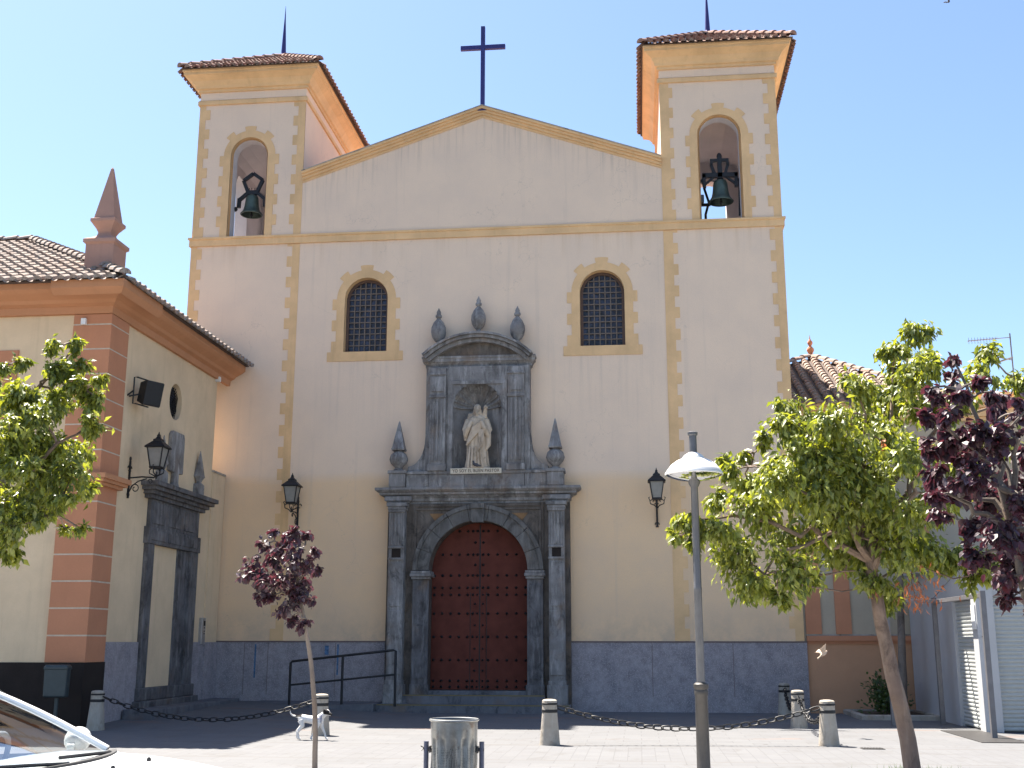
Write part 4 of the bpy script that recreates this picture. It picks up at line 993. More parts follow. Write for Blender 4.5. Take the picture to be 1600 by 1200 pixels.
# ================================================================== WALL LANTERNS
def lantern(label):
    """local: wall plate at the origin in the plane y=0, arm runs towards -y"""
    T = thing('wall_lantern', label, 'lantern', group='black wrought-iron wall lanterns')
    m = MB(); m.bar((0, -.02, -.42), (0, -.02, .36), .045, .03); m.tube([(0, -.02, 0), (0, -.30, .02), (0, -.55, .0), (0, -.60, .05), (0, -.60, .12)], .016, 8)
    m.tube([(0, -.03, -.30), (0, -.10, -.16), (0, -.22, -.07), (0, -.40, -.02)], .013, 7)
    m.tube([(0, -.04+.10*math.cos(a_)*k_-.12, -.22+.1*math.sin(a_)*k_) for a_, k_ in [(q*.5, 1-q*.045) for q in range(16)]], .011, 6)
    m.tube([(0, -.48+.055*math.cos(q*.6)*(1-q*.05), -.08+.055*math.sin(q*.6)*(1-q*.05)) for q in range(12)], .01, 6)
    for e_ in (-1, 1): m.tube([(e_*(.045+.045*math.cos(q*.55)), -.02, .2+.05*math.sin(q*.55)) for q in range(10)], .011, 6); m.tube([(e_*(.03+.02*math.cos(q*.55)), -.02, -.36+.05*math.sin(q*.55)) for q in range(10)], .011, 6)
    m.ell((0, -.02, .40), (.025, .025, .05)); m.build('bracket', M['iron'], T)
    m = MB(); z0 = .22; c_ = (0, -.60, z0)
    m.square([(.115, -.035), (.125, .0), (.10, .012)], c_); 
    for e_ in (-1, 1):
        m.tube([(e_*.10, -.60, z0-.02), (e_*.17, -.60, z0-.06), (e_*.16, -.60, z0-.13), (e_*.06, -.60, z0-.17), (0, -.60, z0-.24)], .014, 6); m.tube([(e_*.17, -.60, z0-.06), (e_*.2, -.60, z0+.02), (e_*.165, -.6, z0+.03)], .011, 6)
        m.tube([(0, -.6+e_*.10, z0-.02), (0, -.6+e_*.16, z0-.06), (0, -.6+e_*.15, z0-.13), (0, -.6, z0-.2)], .012, 6)
    b0, b1, h_ = .105, .165, .40
    for sx1, sy1 in ((-1,-1), (1,-1), (1,1), (-1,1)): m.bar((sx1*b0, -.6+sy1*b0, z0), (sx1*b1, -.6+sy1*b1, z0+h_), .022)
    for k_ in range(4):
        a_ = PI/2*k_; 
    m.square([(.205, .39), (.215, .405), (.205, .425), (.10, .53), (.085, .54), (.085, .575), (.05, .60), (.028, .64), (.032, .66), (.012, .70), (.004, .74)], c_)
    m.build('frame', M['iron'], T)
    m = MB(); m.square([(b0-.006, .012), (b1-.006, .388)], c_); m.build('glass', M['frost'], T)
    m = MB(); m.ell((0, -.6, z0+.17), (.04, .04, .07)); m.build('bulb', M['white'], T)
    return T
ln = lantern('black wall lantern on the facade just left of the stone portal, above the plum sapling'); ln.location = (-8.50, FY, 4.76)
dup(ln, (.50, FY, 4.76), 0, 'black wall lantern on the facade to the right, beside the street lamp shade')
dup(ln, (HX, 22.86, 4.92), PI/2, 'black wall lantern on a scrolled arm on the yellow side wall, over the blocked doorway')

# ================================================================== RAILING
RL = thing('handrail', 'black tubular handrail along the ramp to the church door', 'railing', (-6.9, 27.3, .1), world=True)
m = MB(); r_ = .03; m.tube([(-8.17, 27.3, .1), (-8.17, 27.3, 1.12), (-8.13, 27.3, 1.16), (-5.72, 27.3, 1.42), (-5.66, 27.3, 1.40), (-5.66, 27.3, .15)], r_, 10)
m.build('top_rail', M['iron'], RL, True); m = MB(); m.tube([(-6.92, 27.3, .0), (-6.92, 27.3, 1.28)], r_, 10); m.build('post', M['iron'], RL, True)
m = MB(); m.tube([(-8.17, 27.3, .62), (-5.66, 27.3, .87)], r_*.8, 10); m.build('lower_rail', M['iron'], RL, True)

# ================================================================== BOLLARDS AND CHAINS
def bollard(label):
    T = thing('bollard', label, 'bollard', group='concrete bollards with black bands')
    m = MB(); m.lathe([(.165, -.08), (.165, 0), (.122, .50), (.122, .505)], (0,0,0), 28); m.build('post', M['concrete'], T, True)
    m = MB(); m.lathe([(.122, .50), (.128, .505), (.128, .545), (.122, .55)], (0,0,0), 28); m.build('band', M['iron'], T, True)
    m = MB(); m.lathe([(.121, .551), (.121, .62)], (0,0,0), 28); m.build('collar', M['concrete'], T, True)
    m = MB(); m.lathe([(.121, .621), (.128, .624), (.128, .648), (.121, .652)], (0,0,0), 28); m.build('band', M['iron'], T, True)
    m = MB(); m.lathe([(.121, .653), (.119, .685), (.10, .70), (.05, .708), (.004, .71)], (0,0,0), 28); m.build('cap', M['concrete'], T, True)
    return T
bl = bollard('banded bollard standing in sunlight just right of the church door')
BPOS = [((-1.46, 19.3), None), ((2.97, 19.65), 'banded bollard in full sun right of the street lamp, nearest of the three there'),
        ((-5.62, 20.75), 'banded bollard behind the white dog'), ((-9.98, 21.2), 'banded bollard in shade at the corner of the house with the salmon pilaster'),
        ((3.02, 23.6), 'banded bollard half in shade, middle one of the three right of the street lamp'), ((3.25, 27.7), 'banded bollard close to the grey plinth of the church')]
for i, (p_, lab) in enumerate(BPOS):
    z = gz(*p_)
    if i == 0: bl.location = (*p_, z)
    else: dup(bl, (*p_, z), random.uniform(0, 6), lab)
def chain(label, a, b, sag, pitch=.145):
    a = Vector(a); b = Vector(b); L = (b-a).length; N = max(8, int(L*1.05/pitch)); m = MB()
    pts = [a.lerp(b, i/N)+Vector((0, 0, -sag*4*(i/N)*(1-i/N))) for i in range(N+1)]
    for i in range(N):
        p, q = pts[i], pts[i+1]; t = (q-p).normalized(); s_ = t.cross(Vector((0,0,1))).normalized(); u_ = s_.cross(t)
        tw = R(40)+ (PI/2 if i % 2 else 0)+random.uniform(-.25, .25); d_ = s_*math.cos(tw)+u_*math.sin(tw); c_ = (p+q)/2; hl = (q-p).length/2+.012; hw_ = .044
        ring_ = []
        for k_ in range(12):
            an_ = 2*PI*k_/12; ex = math.cos(an_); ey = math.sin(an_)
            ring_.append(c_+t*(max(-1, min(1, ex*1.25))*(hl-.0))+d_*(ey*hw_))
        m.tube(ring_, .012, 5, True)
    o = m.build('chain', M['iron'], None, True); tag(o, label, 'chain', 'chains hanging between bollards')
def top(i): p_ = BPOS[i][0]; return Vector((p_[0], p_[1], gz(*p_)+.585))
def lk(i, j, lab, sag):
    a, b = top(i), top(j); d_ = (b-a).normalized(); chain(lab, a+d_*.13, b-d_*.13, sag)
lk(0, 1, 'long black chain sagging between two sunlit bollards behind the lamp post', .33)
lk(3, 2, 'black chain sagging from the corner bollard to the bollard behind the dog', .36)
lk(1, 4, 'black chain from the nearest right bollard back into the shade', .34)
lk(4, 5, 'black chain against the grey plinth between the two shaded bollards', .34)

# ================================================================== ANNEX ON THE RIGHT
AN = thing('annex', 'low right-hand annex with orange base, salmon pilasters and tiled hip roof', 'building', (6, FY, 0), world=True)
AY = FY+.06
m = MB(); m.box(XR+.003, AY, -.1, 16, 31.3, 4.7); m.box(XR+.003, 31.28, -.1, 12, 40, 7.72); m.build('wall', M['annex'], AN)
m = MB(); m.box(XR+.058, AY-.05, -.1, 16.02, AY+.02, 1.58); m.build('orange_base', M['annexo'], AN)
m = MB(); 
for o_, a_, b_ in ((.09, 1.58, 1.64), (.14, 1.642, 1.76)): m.box(XR+.06, AY-o_, a_, 16.03, AY+.02, b_)
m.build('ledge', M['pink'], AN)
for x in (XR+.06, 4.62, 6.55, 8.5): m = MB(); m.box(x, AY-.045, 1.8, x+.36, AY+.02, 4.3); m.build('pilaster', M['pink'], AN)
m = MB(); m.box(XR+.06, AY-.03, 1.762, 16, AY+.02, 1.80); m.build('grey_sill', M['concrete'], AN)
m = MB()
for o_, a_, b_ in ((.10, 7.34, 7.44), (.16, 7.442, 7.66), (.26, 7.662, 7.76), (.36, 7.762, 7.85)): m.box(XR+.06, 31.28-o_, a_, 12.1, 31.35, b_)
m.build('cornice', M['yellow'], AN)
rx0, rx1, ry0, ry1 = 1.75, 8.6, 30.95, 40.4
ap = (5.48, 35.6, 10.2)
# only the part right of the church wall is roofed; the slope meets the church flank
tm = MB(); tm.m = 1; S0 = Vector((XR+.06, ry0, 7.83)); sl_ = (ap[2]-7.83)/(ap[1]-ry0)
yl = ap[1]; tm.add([(XR+.06, ry0, 7.83), (rx1, ry0, 7.83), ap, (XR+.06, ry0+(ap[1]-ry0)*.72, 7.83+(ap[2]-7.83)*.72)], [(0,1,2,3)]); tm.add([(rx1, ry0, 7.83), (rx1, ry1, 7.83), ap], [(0,1,2)]); tm.add([(rx1, ry1, 7.83), (XR+.06, ry1, 7.83), (XR+.06, ry0+(ap[1]-ry0)*.72, 7.83+(ap[2]-7.83)*.72), ap], [(0,1,2,3)])
tm.m = 0; Hs = math.hypot(ap[1]-ry0, ap[2]-7.83); wd_ = rx1-S0.x; ua = ap[0]-S0.x
tile_slope(tm, S0, (1,0,0), (0, ap[1]-ry0, ap[2]-7.83), wd_, lambda u: (0, Hs*(.72+.28*u/ua if u < ua else (wd_-u)/(wd_-ua))-.05), .30, .105, .34)
Hs2 = math.hypot(rx1-ap[0], ap[2]-7.83)
tile_slope(tm, (rx1, ry0, 7.83), (0,1,0), (ap[0]-rx1, 0, ap[2]-7.83), ry1-ry0, lambda u: (0, Hs2*(u/(ap[1]-ry0) if u < ap[1]-ry0 else (ry1-ry0-u)/(ry1-ap[1]))-.05), .30, .105, .34)
ridge_caps(tm, (rx1, ry0, 7.87), (ap[0], ap[1], ap[2]+.05), .12); ridge_caps(tm, (XR+.1, ry0+(ap[1]-ry0)*.72, 7.87+(ap[2]-7.83)*.72), (ap[0], ap[1], ap[2]+.05), .12)
ar = tm.build('hip_roof', [M['tile_pink'], M['under']], AN)
m = MB(); m.lathe([(.10, 0), (.10, .08), (.05, .12), (.11, .24), (.11, .30), (.05, .37), (.04, .40), (.08, .47), (.08, .52), (.03, .59), (.02, .62), (.004, .74)], (ap[0], ap[1], ap[2]), 14); m.build('roof_finial', M['pink'], ar, True)
RB = thing('flat_roofed_building', 'flat-roofed cream building with an ochre parapet behind the trees on the right', 'building', (12, 33, 0), world=True)
m = MB(); m.box(8.4, 33.4, -.1, 30, 44, 8.05); m.build('wall', M['annex'], RB); m = MB(); m.box(8.36, 33.34, 8.05, 30.1, 44.1, 8.46); m.box(8.3, 33.26, 8.462, 30.1, 44.1, 8.53); m.build('parapet', M['yellow'], RB)
AT = thing('tv_antenna', 'thin television aerial on a mast above the ochre parapet', 'antenna', (10.95, 34, 8.5), world=True)
m = MB(); m.tube([(10.95, 34, 8.4), (10.95, 34, 10.42)], .02, 6); m.build('mast', M['steel'], AT)
m = MB(); m.tube([(10.97, 34, 10.30), (9.75, 34, 10.22)], .012, 5)
for q in range(10): x = 9.78+q*.085; m.tube([(x, 33.86, 10.22+q*.007), (x, 34.14, 10.22+q*.007)], .006, 4); m.tube([(x, 34, 10.13), (x, 34, 10.32)], .006, 4)
m.build('yagi', M['steel'], AT)
m = MB(); m.tube([(10.95, 34, 9.62), (10.08, 34, 9.82)], .015, 5); m.tube([(10.60, 34, 9.58), (10.97, 34, 9.70)], .025, 5); m.build('dipole_arm', M['steel'], AT)

# ================================================================== KIOSK AND CANOPY POSTS
KI = thing('kiosk', 'white street kiosk with closed roller shutters', 'kiosk', (6.3, 22.8, 0), world=True)
kx, ky = 6.27, 22.82
m = MB(); m.box(kx, ky, 0, kx+.32, ky+.34, 3.1); m.box(kx+.02, ky+1.75, 0, kx+.3, 29.0-.6, 3.1); m.box(kx+.02, ky+.34, 2.42, kx+.3, ky+1.75, 3.1); m.box(kx+.32, ky+.04, 2.45, 12, ky+.3, 3.1); m.box(11.7, ky+.04, 0, 12, 27, 2.45); m.box(9.4, ky+.05, 0, 11.7, ky+.29, 2.45); m.box(kx+.3, 26.7, 0, 12, 27, 3.0)
m.build('wall', M['panelw'], KI, bevel=.006)
m = MB(); m.box(kx-.12, ky-.15, 3.1, 12.2, 28.2, 3.24); m.build('roof', M['panelw'], KI, bevel=.02)
def shutter(axis, a, b, pos, z0, z1):
    L = []; z = z0; n_ = int((z1-z0)/.075)
    for i in range(n_):
        z = z0+(z1-z0)*i/n_; h_ = (z1-z0)/n_; L += [(0.0, z), (-.018, z+h_*.3), (-.02, z+h_*.6), (0.0, z+h_*.94)]
    mb = MB(); vs = []
    for d_, z in L: vs += [(a, pos+d_, z), (b, pos+d_, z)] if axis == 'y' else [(pos+d_, a, z), (pos+d_, b, z)]
    mb.add(vs, [(2*i, 2*i+1, 2*i+3, 2*i+2) for i in range(len(L)-1)]); return mb
shutter('y', kx+.32, 9.4, ky+.1, .02, 2.45).build('roller_shutter', M['shutter'], KI, fix=False)
shutter('x', ky+.34, ky+1.75, kx+.1, .02, 2.42).build('roller_shutter', M['shutter'], KI, fix=False)
m = MB(); m.box(kx-.025, ky+.05, 1.85, kx-.001, ky+.28, 2.3); m.build('notice_panel', M['white'], KI)
m = MB(); m.tube([(kx+.06, ky-.03, 1.72), (kx+.1, ky-.05, 1.70), (kx+.14, ky-.03, 1.66)], .012, 6); m.build('handle', M['iron'], KI)
CP = thing('canopy_frame', 'grey steel canopy frame standing in front of the kiosk', 'canopy frame', (6.0, 22, 0), world=True)
for x, y in ((6.02, 24.9), (6.02, 21.45), (4.95, 24.35)): m = MB(); m.box(x-.045, y-.045, 0, x+.045, y+.045, 2.5); m.build('post', M['steel'], CP, bevel=.004)
m = MB(); m.box(5.98, 21.5, 2.38, 6.06, 24.86, 2.46); m.box(5.0, 24.3, 2.39, 6.0, 24.37, 2.45); m.tube([(6.02, 24.9, 2.5), (6.25, 23.7, 3.0)], .008, 5); m.build('beam', M['steel'], CP, bevel=.004)
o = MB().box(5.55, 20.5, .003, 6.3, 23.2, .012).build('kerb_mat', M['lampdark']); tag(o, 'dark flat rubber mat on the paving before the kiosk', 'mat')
PLt = thing('planting_bed', 'low kerbed planting bed with bare soil against the orange wall', 'planter', (5.6, 27, 0), world=True)
m = MB(); ring_mould(4.75, 6.2, 26.2, 28.3, [(0, -.02), (.1, -.02), (.1, .09), (.06, .11), (0, .11)], m); m.build('kerb', M['concrete'], PLt)
m = MB(); m.box(4.76, 26.21, -.02, 6.19, 28.29, .07); m.build('soil', M['earth'], PLt)
o = MB(); o.box(3.38, 19.05, .002, 3.72, 19.3, .008); 
for q in range(7): o.box(3.40+q*.045, 19.07, .008, 3.42+q*.045, 19.28, .014)
tag(o.build('drain_cover', M['lampdark']), 'small slotted drain cover set in the paving near the leaning trunk', 'drain')

# ================================================================== STREET LAMP
SL = thing('street_lamp', 'grey street lamp with a white disc shade and a pole running through it', 'street lamp', (.70, 14.0, 0))
lx = .0
m = MB(); m.lathe([(.10, -.02), (.10, .05), (.078, .1), (.072, 1.0), (.078, 1.01), (.08, 1.05), (.074, 1.07), (.086, 1.09), (.086, 1.13), (.06, 1.15)], (0,0,0), 24); m.build('base_column', M['lampdark'], SL, True)
m = MB(); m.lathe([(.048, 1.14), (.047, 2.2), (.049, 2.21), (.049, 2.23), (.046, 2.24), (.044, 3.42), (.07, 3.47), (.075, 3.50), (.05, 3.52), (.046, 3.6), (.046, 4.05), (.06, 4.06), (.062, 4.09), (.04, 4.1)], (0,0,0), 24); m.build('pole', M['lampgrey'], SL, True)
m = MB(); m.lathe([(.345, 3.565), (.35, 3.575), (.345, 3.595), (.33, 3.615), (.328, 3.62), (.31, 3.645), (.305, 3.65), (.27, 3.695), (.2, 3.745), (.135, 3.77), (.13, 3.785), (.11, 3.81), (.06, 3.84), (.047, 3.845)], (0,0,0), 48); m.f = [f for f in m.f if len(f) == 4]
sh_ = m.build('shade', M['white'], SL, True)
m = MB(); m.lathe([(.335, 3.57), (.30, 3.548), (.2, 3.515), (.075, 3.495)], (0,0,0), 48); m.f = [f for f in m.f if len(f) == 4]; m.build('diffuser', M['lglass'], SL, True)
m = MB(); m.lathe([(.15, 3.56), (.16, 3.62), (.1, 3.68), (.05, 3.7)], (0,0,0), 24); m.lathe([(.30, 3.60), (.06, 3.602)], (0,0,0), 30); m.build('reflector', M['alu'], SL, True)

# ================================================================== LITTER BINS
BN = thing('litter_bin', 'dented galvanised litter bin hung between two blue-grey posts', 'litter bin', (-1.475, 9.45, 0))
m = MB(); seg = 130; prof = [(.165, .24), (.172, .3), (.178, .5), (.180, .6), (.181, .7), (.182, .80), (.184, .86), (.184, .875), (.186, 1.0)]; vs = []
for r_, z in prof:
    for k_ in range(seg):
        a_ = 2*PI*k_/seg; rib = .020*(.5+.5*math.cos(a_*13))**2 if z < .87 else 0
        dent = -.03*math.exp(-((a_+PI/2-2*PI+.0)**2)/.05)*math.exp(-((z-.62)/.16)**2)
        dent2 = .018*math.sin(a_*5+z*9)*math.exp(-((z-.6)/.2)**2)
        vs.append(((r_-rib+dent+dent2*.6)*math.cos(a_), (r_-rib+dent+dent2*.6)*math.sin(a_), z))
m.add(vs, [(i*seg+k_, i*seg+(k_+1) % seg, (i+1)*seg+(k_+1) % seg, (i+1)*seg+k_) for i in range(len(prof)-1) for k_ in range(seg)] + [list(range(seg))[::-1]])
m.build('bin_body', M['binmesh'], BN, 'full', fix=False)
m = MB(); m.lathe([(.11, .26), (.115, .5), (.125, .84), (.174, .93), (.174, .985), (.170, .985), (.120, .84), (.11, .5), (.10, .27)], (0,0,0), 40); m.f = [f for f in m.f if len(f) == 4]; m.build('inner_shade', M['iron'], BN, True)  # added black inner shell, standing in for the shade inside the bin
m = MB(); m.tube([(.19*math.cos(2*PI*k_/40), .19*math.sin(2*PI*k_/40), 1.0) for k_ in range(40)], .0095, 8, True); m.build('rim', M['galv'], BN, True)
for e_ in (-1, 1):
    m = MB(); m.tube([(e_*.222, 0, -.02), (e_*.222, 0, .835)], .02, 14); po = m.build('post', M['post'], BN, True)
    m = MB(); m.tube([(e_*.24, 0, .775), (e_*.17, 0, .775)], .016, 10); m.box(min(e_*.185, e_*.195), -.03, .75, max(e_*.185, e_*.195), .03, .80); m.build('pivot', M['lampdark'], po, True)
m = MB(); m.tube([(-.24, 0, .785), (-.262, -.02, .80)], .004, 5); m.tube([(-.24, 0, .785), (-.255, -.02, .765)], .004, 5); m.build('latch', M['iron'], BN)
LB = thing('litter_bin', 'dark green box-shaped litter bin on a pole before the brown plinth', 'litter bin', (-10.62, 20.85, gz(-10.62, 20.85)))
m = MB(); m.prism([(-.215, .60), (.215, .60), (.225, 1.18), (-.225, 1.18)], -.085, .085); m.build('bin_body', M['binbox'], LB, bevel=.03)
m = MB(); m.box(-.23, -.095, 1.09, .23, .095, 1.15); m.build('lid_band', M['binbox'], LB, bevel=.015)
m = MB(); m.tube([(0, .05, -.05), (0, .05, .68)], .035, 12); m.build('pole', M['binbox'], LB, True)

# ================================================================== DOG AND BIRDS
k = NT('dog_coat'); X_, Y_, Z_ = k.sep(k.co())
ear = k.math('MULTIPLY', k.math('GREATER_THAN', X_, .205), k.math('GREATER_THAN', k.math('ADD', Z_, k.math('MULTIPLY', X_, .15)), .455))
rump = k.math('MULTIPLY', k.math('LESS_THAN', X_, -.17), k.math('GREATER_THAN', Z_, .375)); rump = k.math('MULTIPLY', rump, k.math('GREATER_THAN', X_, -.285))
nose = k.math('MULTIPLY', k.math('GREATER_THAN', X_, .335), k.math('GREATER_THAN', Z_, .35))
mk = k.math('MAXIMUM', k.math('MAXIMUM', ear, rump), nose)
blaze = k.math('LESS_THAN', k.math('ABSOLUTE', k.math('ADD', Y_, .035)), .010)
mk = k.math('MULTIPLY', mk, k.math('SUBTRACT', 1.0, k.math('MULTIPLY', blaze, k.math('GREATER_THAN', X_, .26))))
cc_ = k.mix(k.ramp(k.noise(30, 4), [(.4, 0), (.7, 1)]), (.62, .60, .58), (.74, .72, .70)); cc_ = k.mix(mk, cc_, (.018, .016, .016)); k.bump(k.noise(160, 3), .3, .004); M['dogfur'] = k.set(cc_, .85, 0, .2)
d = MB()
d.tube([(-.235, 0, .365), (-.19, 0, .352), (-.09, 0, .338), (0, 0, .325), (.09, 0, .32), (.155, 0, .335), (.185, 0, .35)], [.04, .066, .064, .068, .078, .07, .045], 16)
d.tube([(.14, 0, .36), (.19, -.008, .405), (.235, -.02, .44)], [.062, .05, .045], 14)
d.ell((.255, -.025, .45), (.058, .05, .05), 16, 12); d.tube([(.27, -.03, .44), (.32, -.05, .42), (.352, -.06, .412)], [.036, .026, .018], 12); d.ell((.358, -.063, .418), (.012, .012, .010), 8, 6)
for e_, yy in ((-1, -.068), (1, .03)): d.tube([(.235, yy, .48), (.225, yy+e_*.014, .49), (.22, yy+e_*.026, .455), (.228, yy+e_*.028, .43)], [.016, .022, .018, .007], 8)
# legs: hind with stifle and hock, front with elbow and wrist, walking
def leg(pts, rad): d.tube(pts, rad, 10)
leg([(-.185, -.04, .32), (-.145, -.05, .225), (-.225, -.05, .125), (-.205, -.05, .035), (-.17, -.05, .018)], [.058, .036, .019, .016, .017])
leg([(-.19, .04, .32), (-.18, .05, .23), (-.27, .05, .14), (-.265, .05, .035), (-.235, .05, .018)], [.058, .036, .019, .016, .017])
leg([(.13, -.045, .30), (.105, -.052, .21), (.045, -.052, .115), (-.0, -.052, .03), (.03, -.052, .016)], [.045, .027, .018, .015, .018])
leg([(.14, .045, .30), (.165, .05, .20), (.21, .05, .11), (.235, .05, .03), (.27, .05, .016)], [.045, .027, .018, .015, .018])
d.tube([(-.225, 0, .375), (-.29, 0, .385), (-.34, 0, .395), (-.375, -.01, .43), (-.378, -.01, .475)], [.022, .017, .015, .012, .007], 8)
DG = d.build('dog', M['dogfur']); remesh(DG, .007, 3); DG.location = (-5.5, 19.75, .0)
tag(DG, 'small white dog with black head walking past the bollard in harness', 'dog')
m = MB()
m.tube([(.155-.05*math.cos(a_)*.4, .076*math.cos(a_)*1.0, .35+.082*math.sin(a_)) for a_ in [2*PI*q/24 for q in range(24)]], .0065, 5, True)
m.tube([(.045, .077*math.cos(a_), .325+.079*math.sin(a_)) for a_ in [2*PI*q/24 for q in range(24)]], .0075, 5, True); m.tube([(.045, -.076, .34), (.15, -.07, .35)], .006, 5)
m.build('harness', M['darkmetal'], DG, True)
def bird(label, name, pos, s, mat, rz, up):
    b = MB(); b.tube([(-.075, 0, -.012), (-.045, 0, -.004), (0, 0, 0), (.035, 0, .008), (.055, 0, .018)], [.008, .018, .026, .021, .014], 12); b.ell((.062, 0, .022), (.018, .016, .016)); b.tube([(.076, 0, .022), (.09, 0, .019)], [.006, .001], 6)
    b.tube([(-.06, 0, -.01), (-.13, 0, -.03)], [.010, .014], 6)
    for e_ in (-1, 1):
        for q in range(7):
            t_ = q/6; root = Vector((.03-.05*t_, e_*.018, .016)); tip = Vector((.035-.10*t_, e_*(.13-.045*t_), up*(.115-.03*t_))); mid = root.lerp(tip, .5)+Vector((0, 0, .012))
            b.tube([root, mid, tip], [.010, .0115, .004], 5)
    o = b.build(name, mat); remesh(o, .0055, 1); o.location = pos; o.rotation_euler = (R(-20), R(-18), rz); o.scale = (s, s, s); tag(o, label, 'bird'); return o
bird('pale sparrow in flight before the orange base of the annex', 'sparrow', P(1287, 1022, 21.5), 1.2, M['sparrow'], R(25), .95)

bird('tiny dark bird high in the sky at the top edge right of the bell tower', 'swift', P(1482, 3, 45), 1.6, M['pigeon'], R(40), .8)

# ================================================================== CAR
CA = thing('parked_car', 'white parked car with dark wiper cowl, nose pointing right', 'car', (-4.0, 6.28, -.13)); CA.scale = (1.035, 1.035, 1.035)
# local: x forward, origin on the road under the middle; world z = local z - .13
def hwid(x):
    return .80 - .10*ss(1.25, 2.05, x)**1.5*1.6 - .08*ss(1.5, 1.95, -x)
stn = [-1.86, -1.82, -1.7, -1.4, -1.0, -.4, .2, .7, .95, 1.2, 1.45, 1.65, 1.82, 1.96, 2.06, 2.10]
def ztop(x):
    if x < .85: return .98+.04*ss(-1.8, -1.0, x)+.05*ss(-.4, .85, x)
    t_ = (x-.85)/1.25; return 1.07-.10*t_-.17*t_**2.6
def zlow(x): return .28+.06*ss(1.8, 2.1, x)+.08*ss(1.6, 1.86, -x)
b = MB(); vs = []; NP = 0
for i, x in enumerate(stn):
    w_ = hwid(x); zt = ztop(x); zl = zlow(x)
    endk = 1.0
    if i == 0: zt -= .12; w_ *= .93
    if i >= len(stn)-1: zt -= .14; w_ *= .93
    half = [(w_*.9, zl), (w_*.985, zl+.1), (w_, zl+.28), (w_*.995, .70), (w_*.97, zt-.13), (w_*.925, zt-.05), (w_*.84, zt-.012), (w_*.55, zt-.002), (0, zt+.002)]
    full = [(x, -y, z) for y, z in half] + [(x, y, z) for y, z in half[-2::-1]]
    NP = len(full); vs += full
fs = [(i*NP+k_, i*NP+k_+1, (i+1)*NP+k_+1, (i+1)*NP+k_) for i in range(len(stn)-1) for k_ in range(NP-1)]
fs += [list(range(NP)), [(len(stn)-1)*NP+k_ for k_ in range(NP)][::-1]]
# open the cabin between the cowl and the tail
drop = set(); 
fs = [f for f in fs if not (len(f) == 4 and all(-1.45 < vs[i][0] < .75 for i in f) and all(abs(vs[i][1]) < hwid(vs[i][0])*.86 for i in f))]
b.add(vs, fs); body = b.build('body', M['carpaint'], CA, 'full')
mod = body.modifiers.new('sub', 'SUBSURF'); mod.levels = 2; mod.render_levels = 2
# greenhouse: roof, pillars, glass
BL = lambda y: .90-.14*(y/.7)**2      # cowl x at side offset y
zb = 1.066
def cowl(y): return (BL(y), y, zb-.008*(abs(y)/.7)**2)
def head(y): return (-.02-.07*(y/.58)**2, y, 1.475-.035*(y/.58)**2)
NW = 12
m = MB(); vs = []
for i in range(NW+1):
    t_ = -1+2*i/NW
    a_ = Vector(cowl(t_*.70)); c_ = Vector(head(t_*.575))
    for q in range(7): s_ = q/6; p_ = a_.lerp(c_, s_)+Vector((.02, 0, .034))*math.sin(PI*s_)*.5; vs.append(p_)
m.add(vs, [(i*7+q, i*7+q+1, (i+1)*7+q+1, (i+1)*7+q) for i in range(NW) for q in range(6)]); ws_v = vs; ws = m.build('windscreen', M['carglass'], CA, 'full', fix=False)
m = MB()
for e_ in (0, NW): m.tube([Vector(ws_v[e_*7+q])+Vector((0, -.024 if e_ == 0 else .024, .006)) for q in range(7)], .009, 8)
m.tube([Vector(ws_v[i*7+6])+Vector((0,0,.004)) for i in range(NW+1)], .012, 6); m.build('screen_seal', M['rubber'], ws, True)
m = MB()
for e_ in (-1, 1):
    m.tube([Vector(ws_v[(0 if e_ < 0 else NW)*7+q])+Vector((.0, e_*.004, .004)) for q in range(7)]+[(-.55, e_*.585, 1.49), (-1.1, e_*.57, 1.45), (-1.62, e_*.60, 1.2), (-1.78, e_*.62, 1.02)], [.020]*7+[.03, .04, .05, .05], 10)
    m.tube([(-.42, e_*.60, 1.47), (-.36, e_*.74, 1.0)], .035, 8)
m.build('pillar', M['carpaint'], CA, True)
m = MB(); vs = []
rx_ = [-.02, -.3, -.6, -.9, -1.15]; rz_ = [1.475, 1.51, 1.525, 1.515, 1.48]
for x, z in zip(rx_, rz_):
    for q in range(9): t_ = -1+q/4; vs.append((x-.07*t_*t_*(1 if x > -.1 else 0), t_*.60, z-.045*t_*t_))
m.add(vs, [(i*9+q, i*9+q+1, (i+1)*9+q+1, (i+1)*9+q) for i in range(4) for q in range(8)]); ro = m.build('roof', M['carpaint'], CA, 'full'); so_ = ro.modifiers.new('solid', 'SOLIDIFY'); so_.thickness = .03
m = MB()
for e_ in (-1, 1):
    m.add([(.66, e_*.725, 1.06), (-.36, e_*.735, 1.03), (-.42, e_*.61, 1.46), (.02, e_*.60, 1.455)], [(0,1,2,3)]); m.add([(-.40, e_*.735, 1.03), (-1.45, e_*.71, 1.02), (-1.05, e_*.585, 1.43), (-.46, e_*.61, 1.46)], [(0,1,2,3)])
m.build('side_window', M['carglass'], CA, fix=False)
m = MB(); m.add([(-1.18, -.55, 1.46), (-1.18, .55, 1.46), (-1.76, .6, 1.04), (-1.76, -.6, 1.04)], [(0,1,2,3)]); m.build('rear_window', M['carglass'], CA, fix=False)
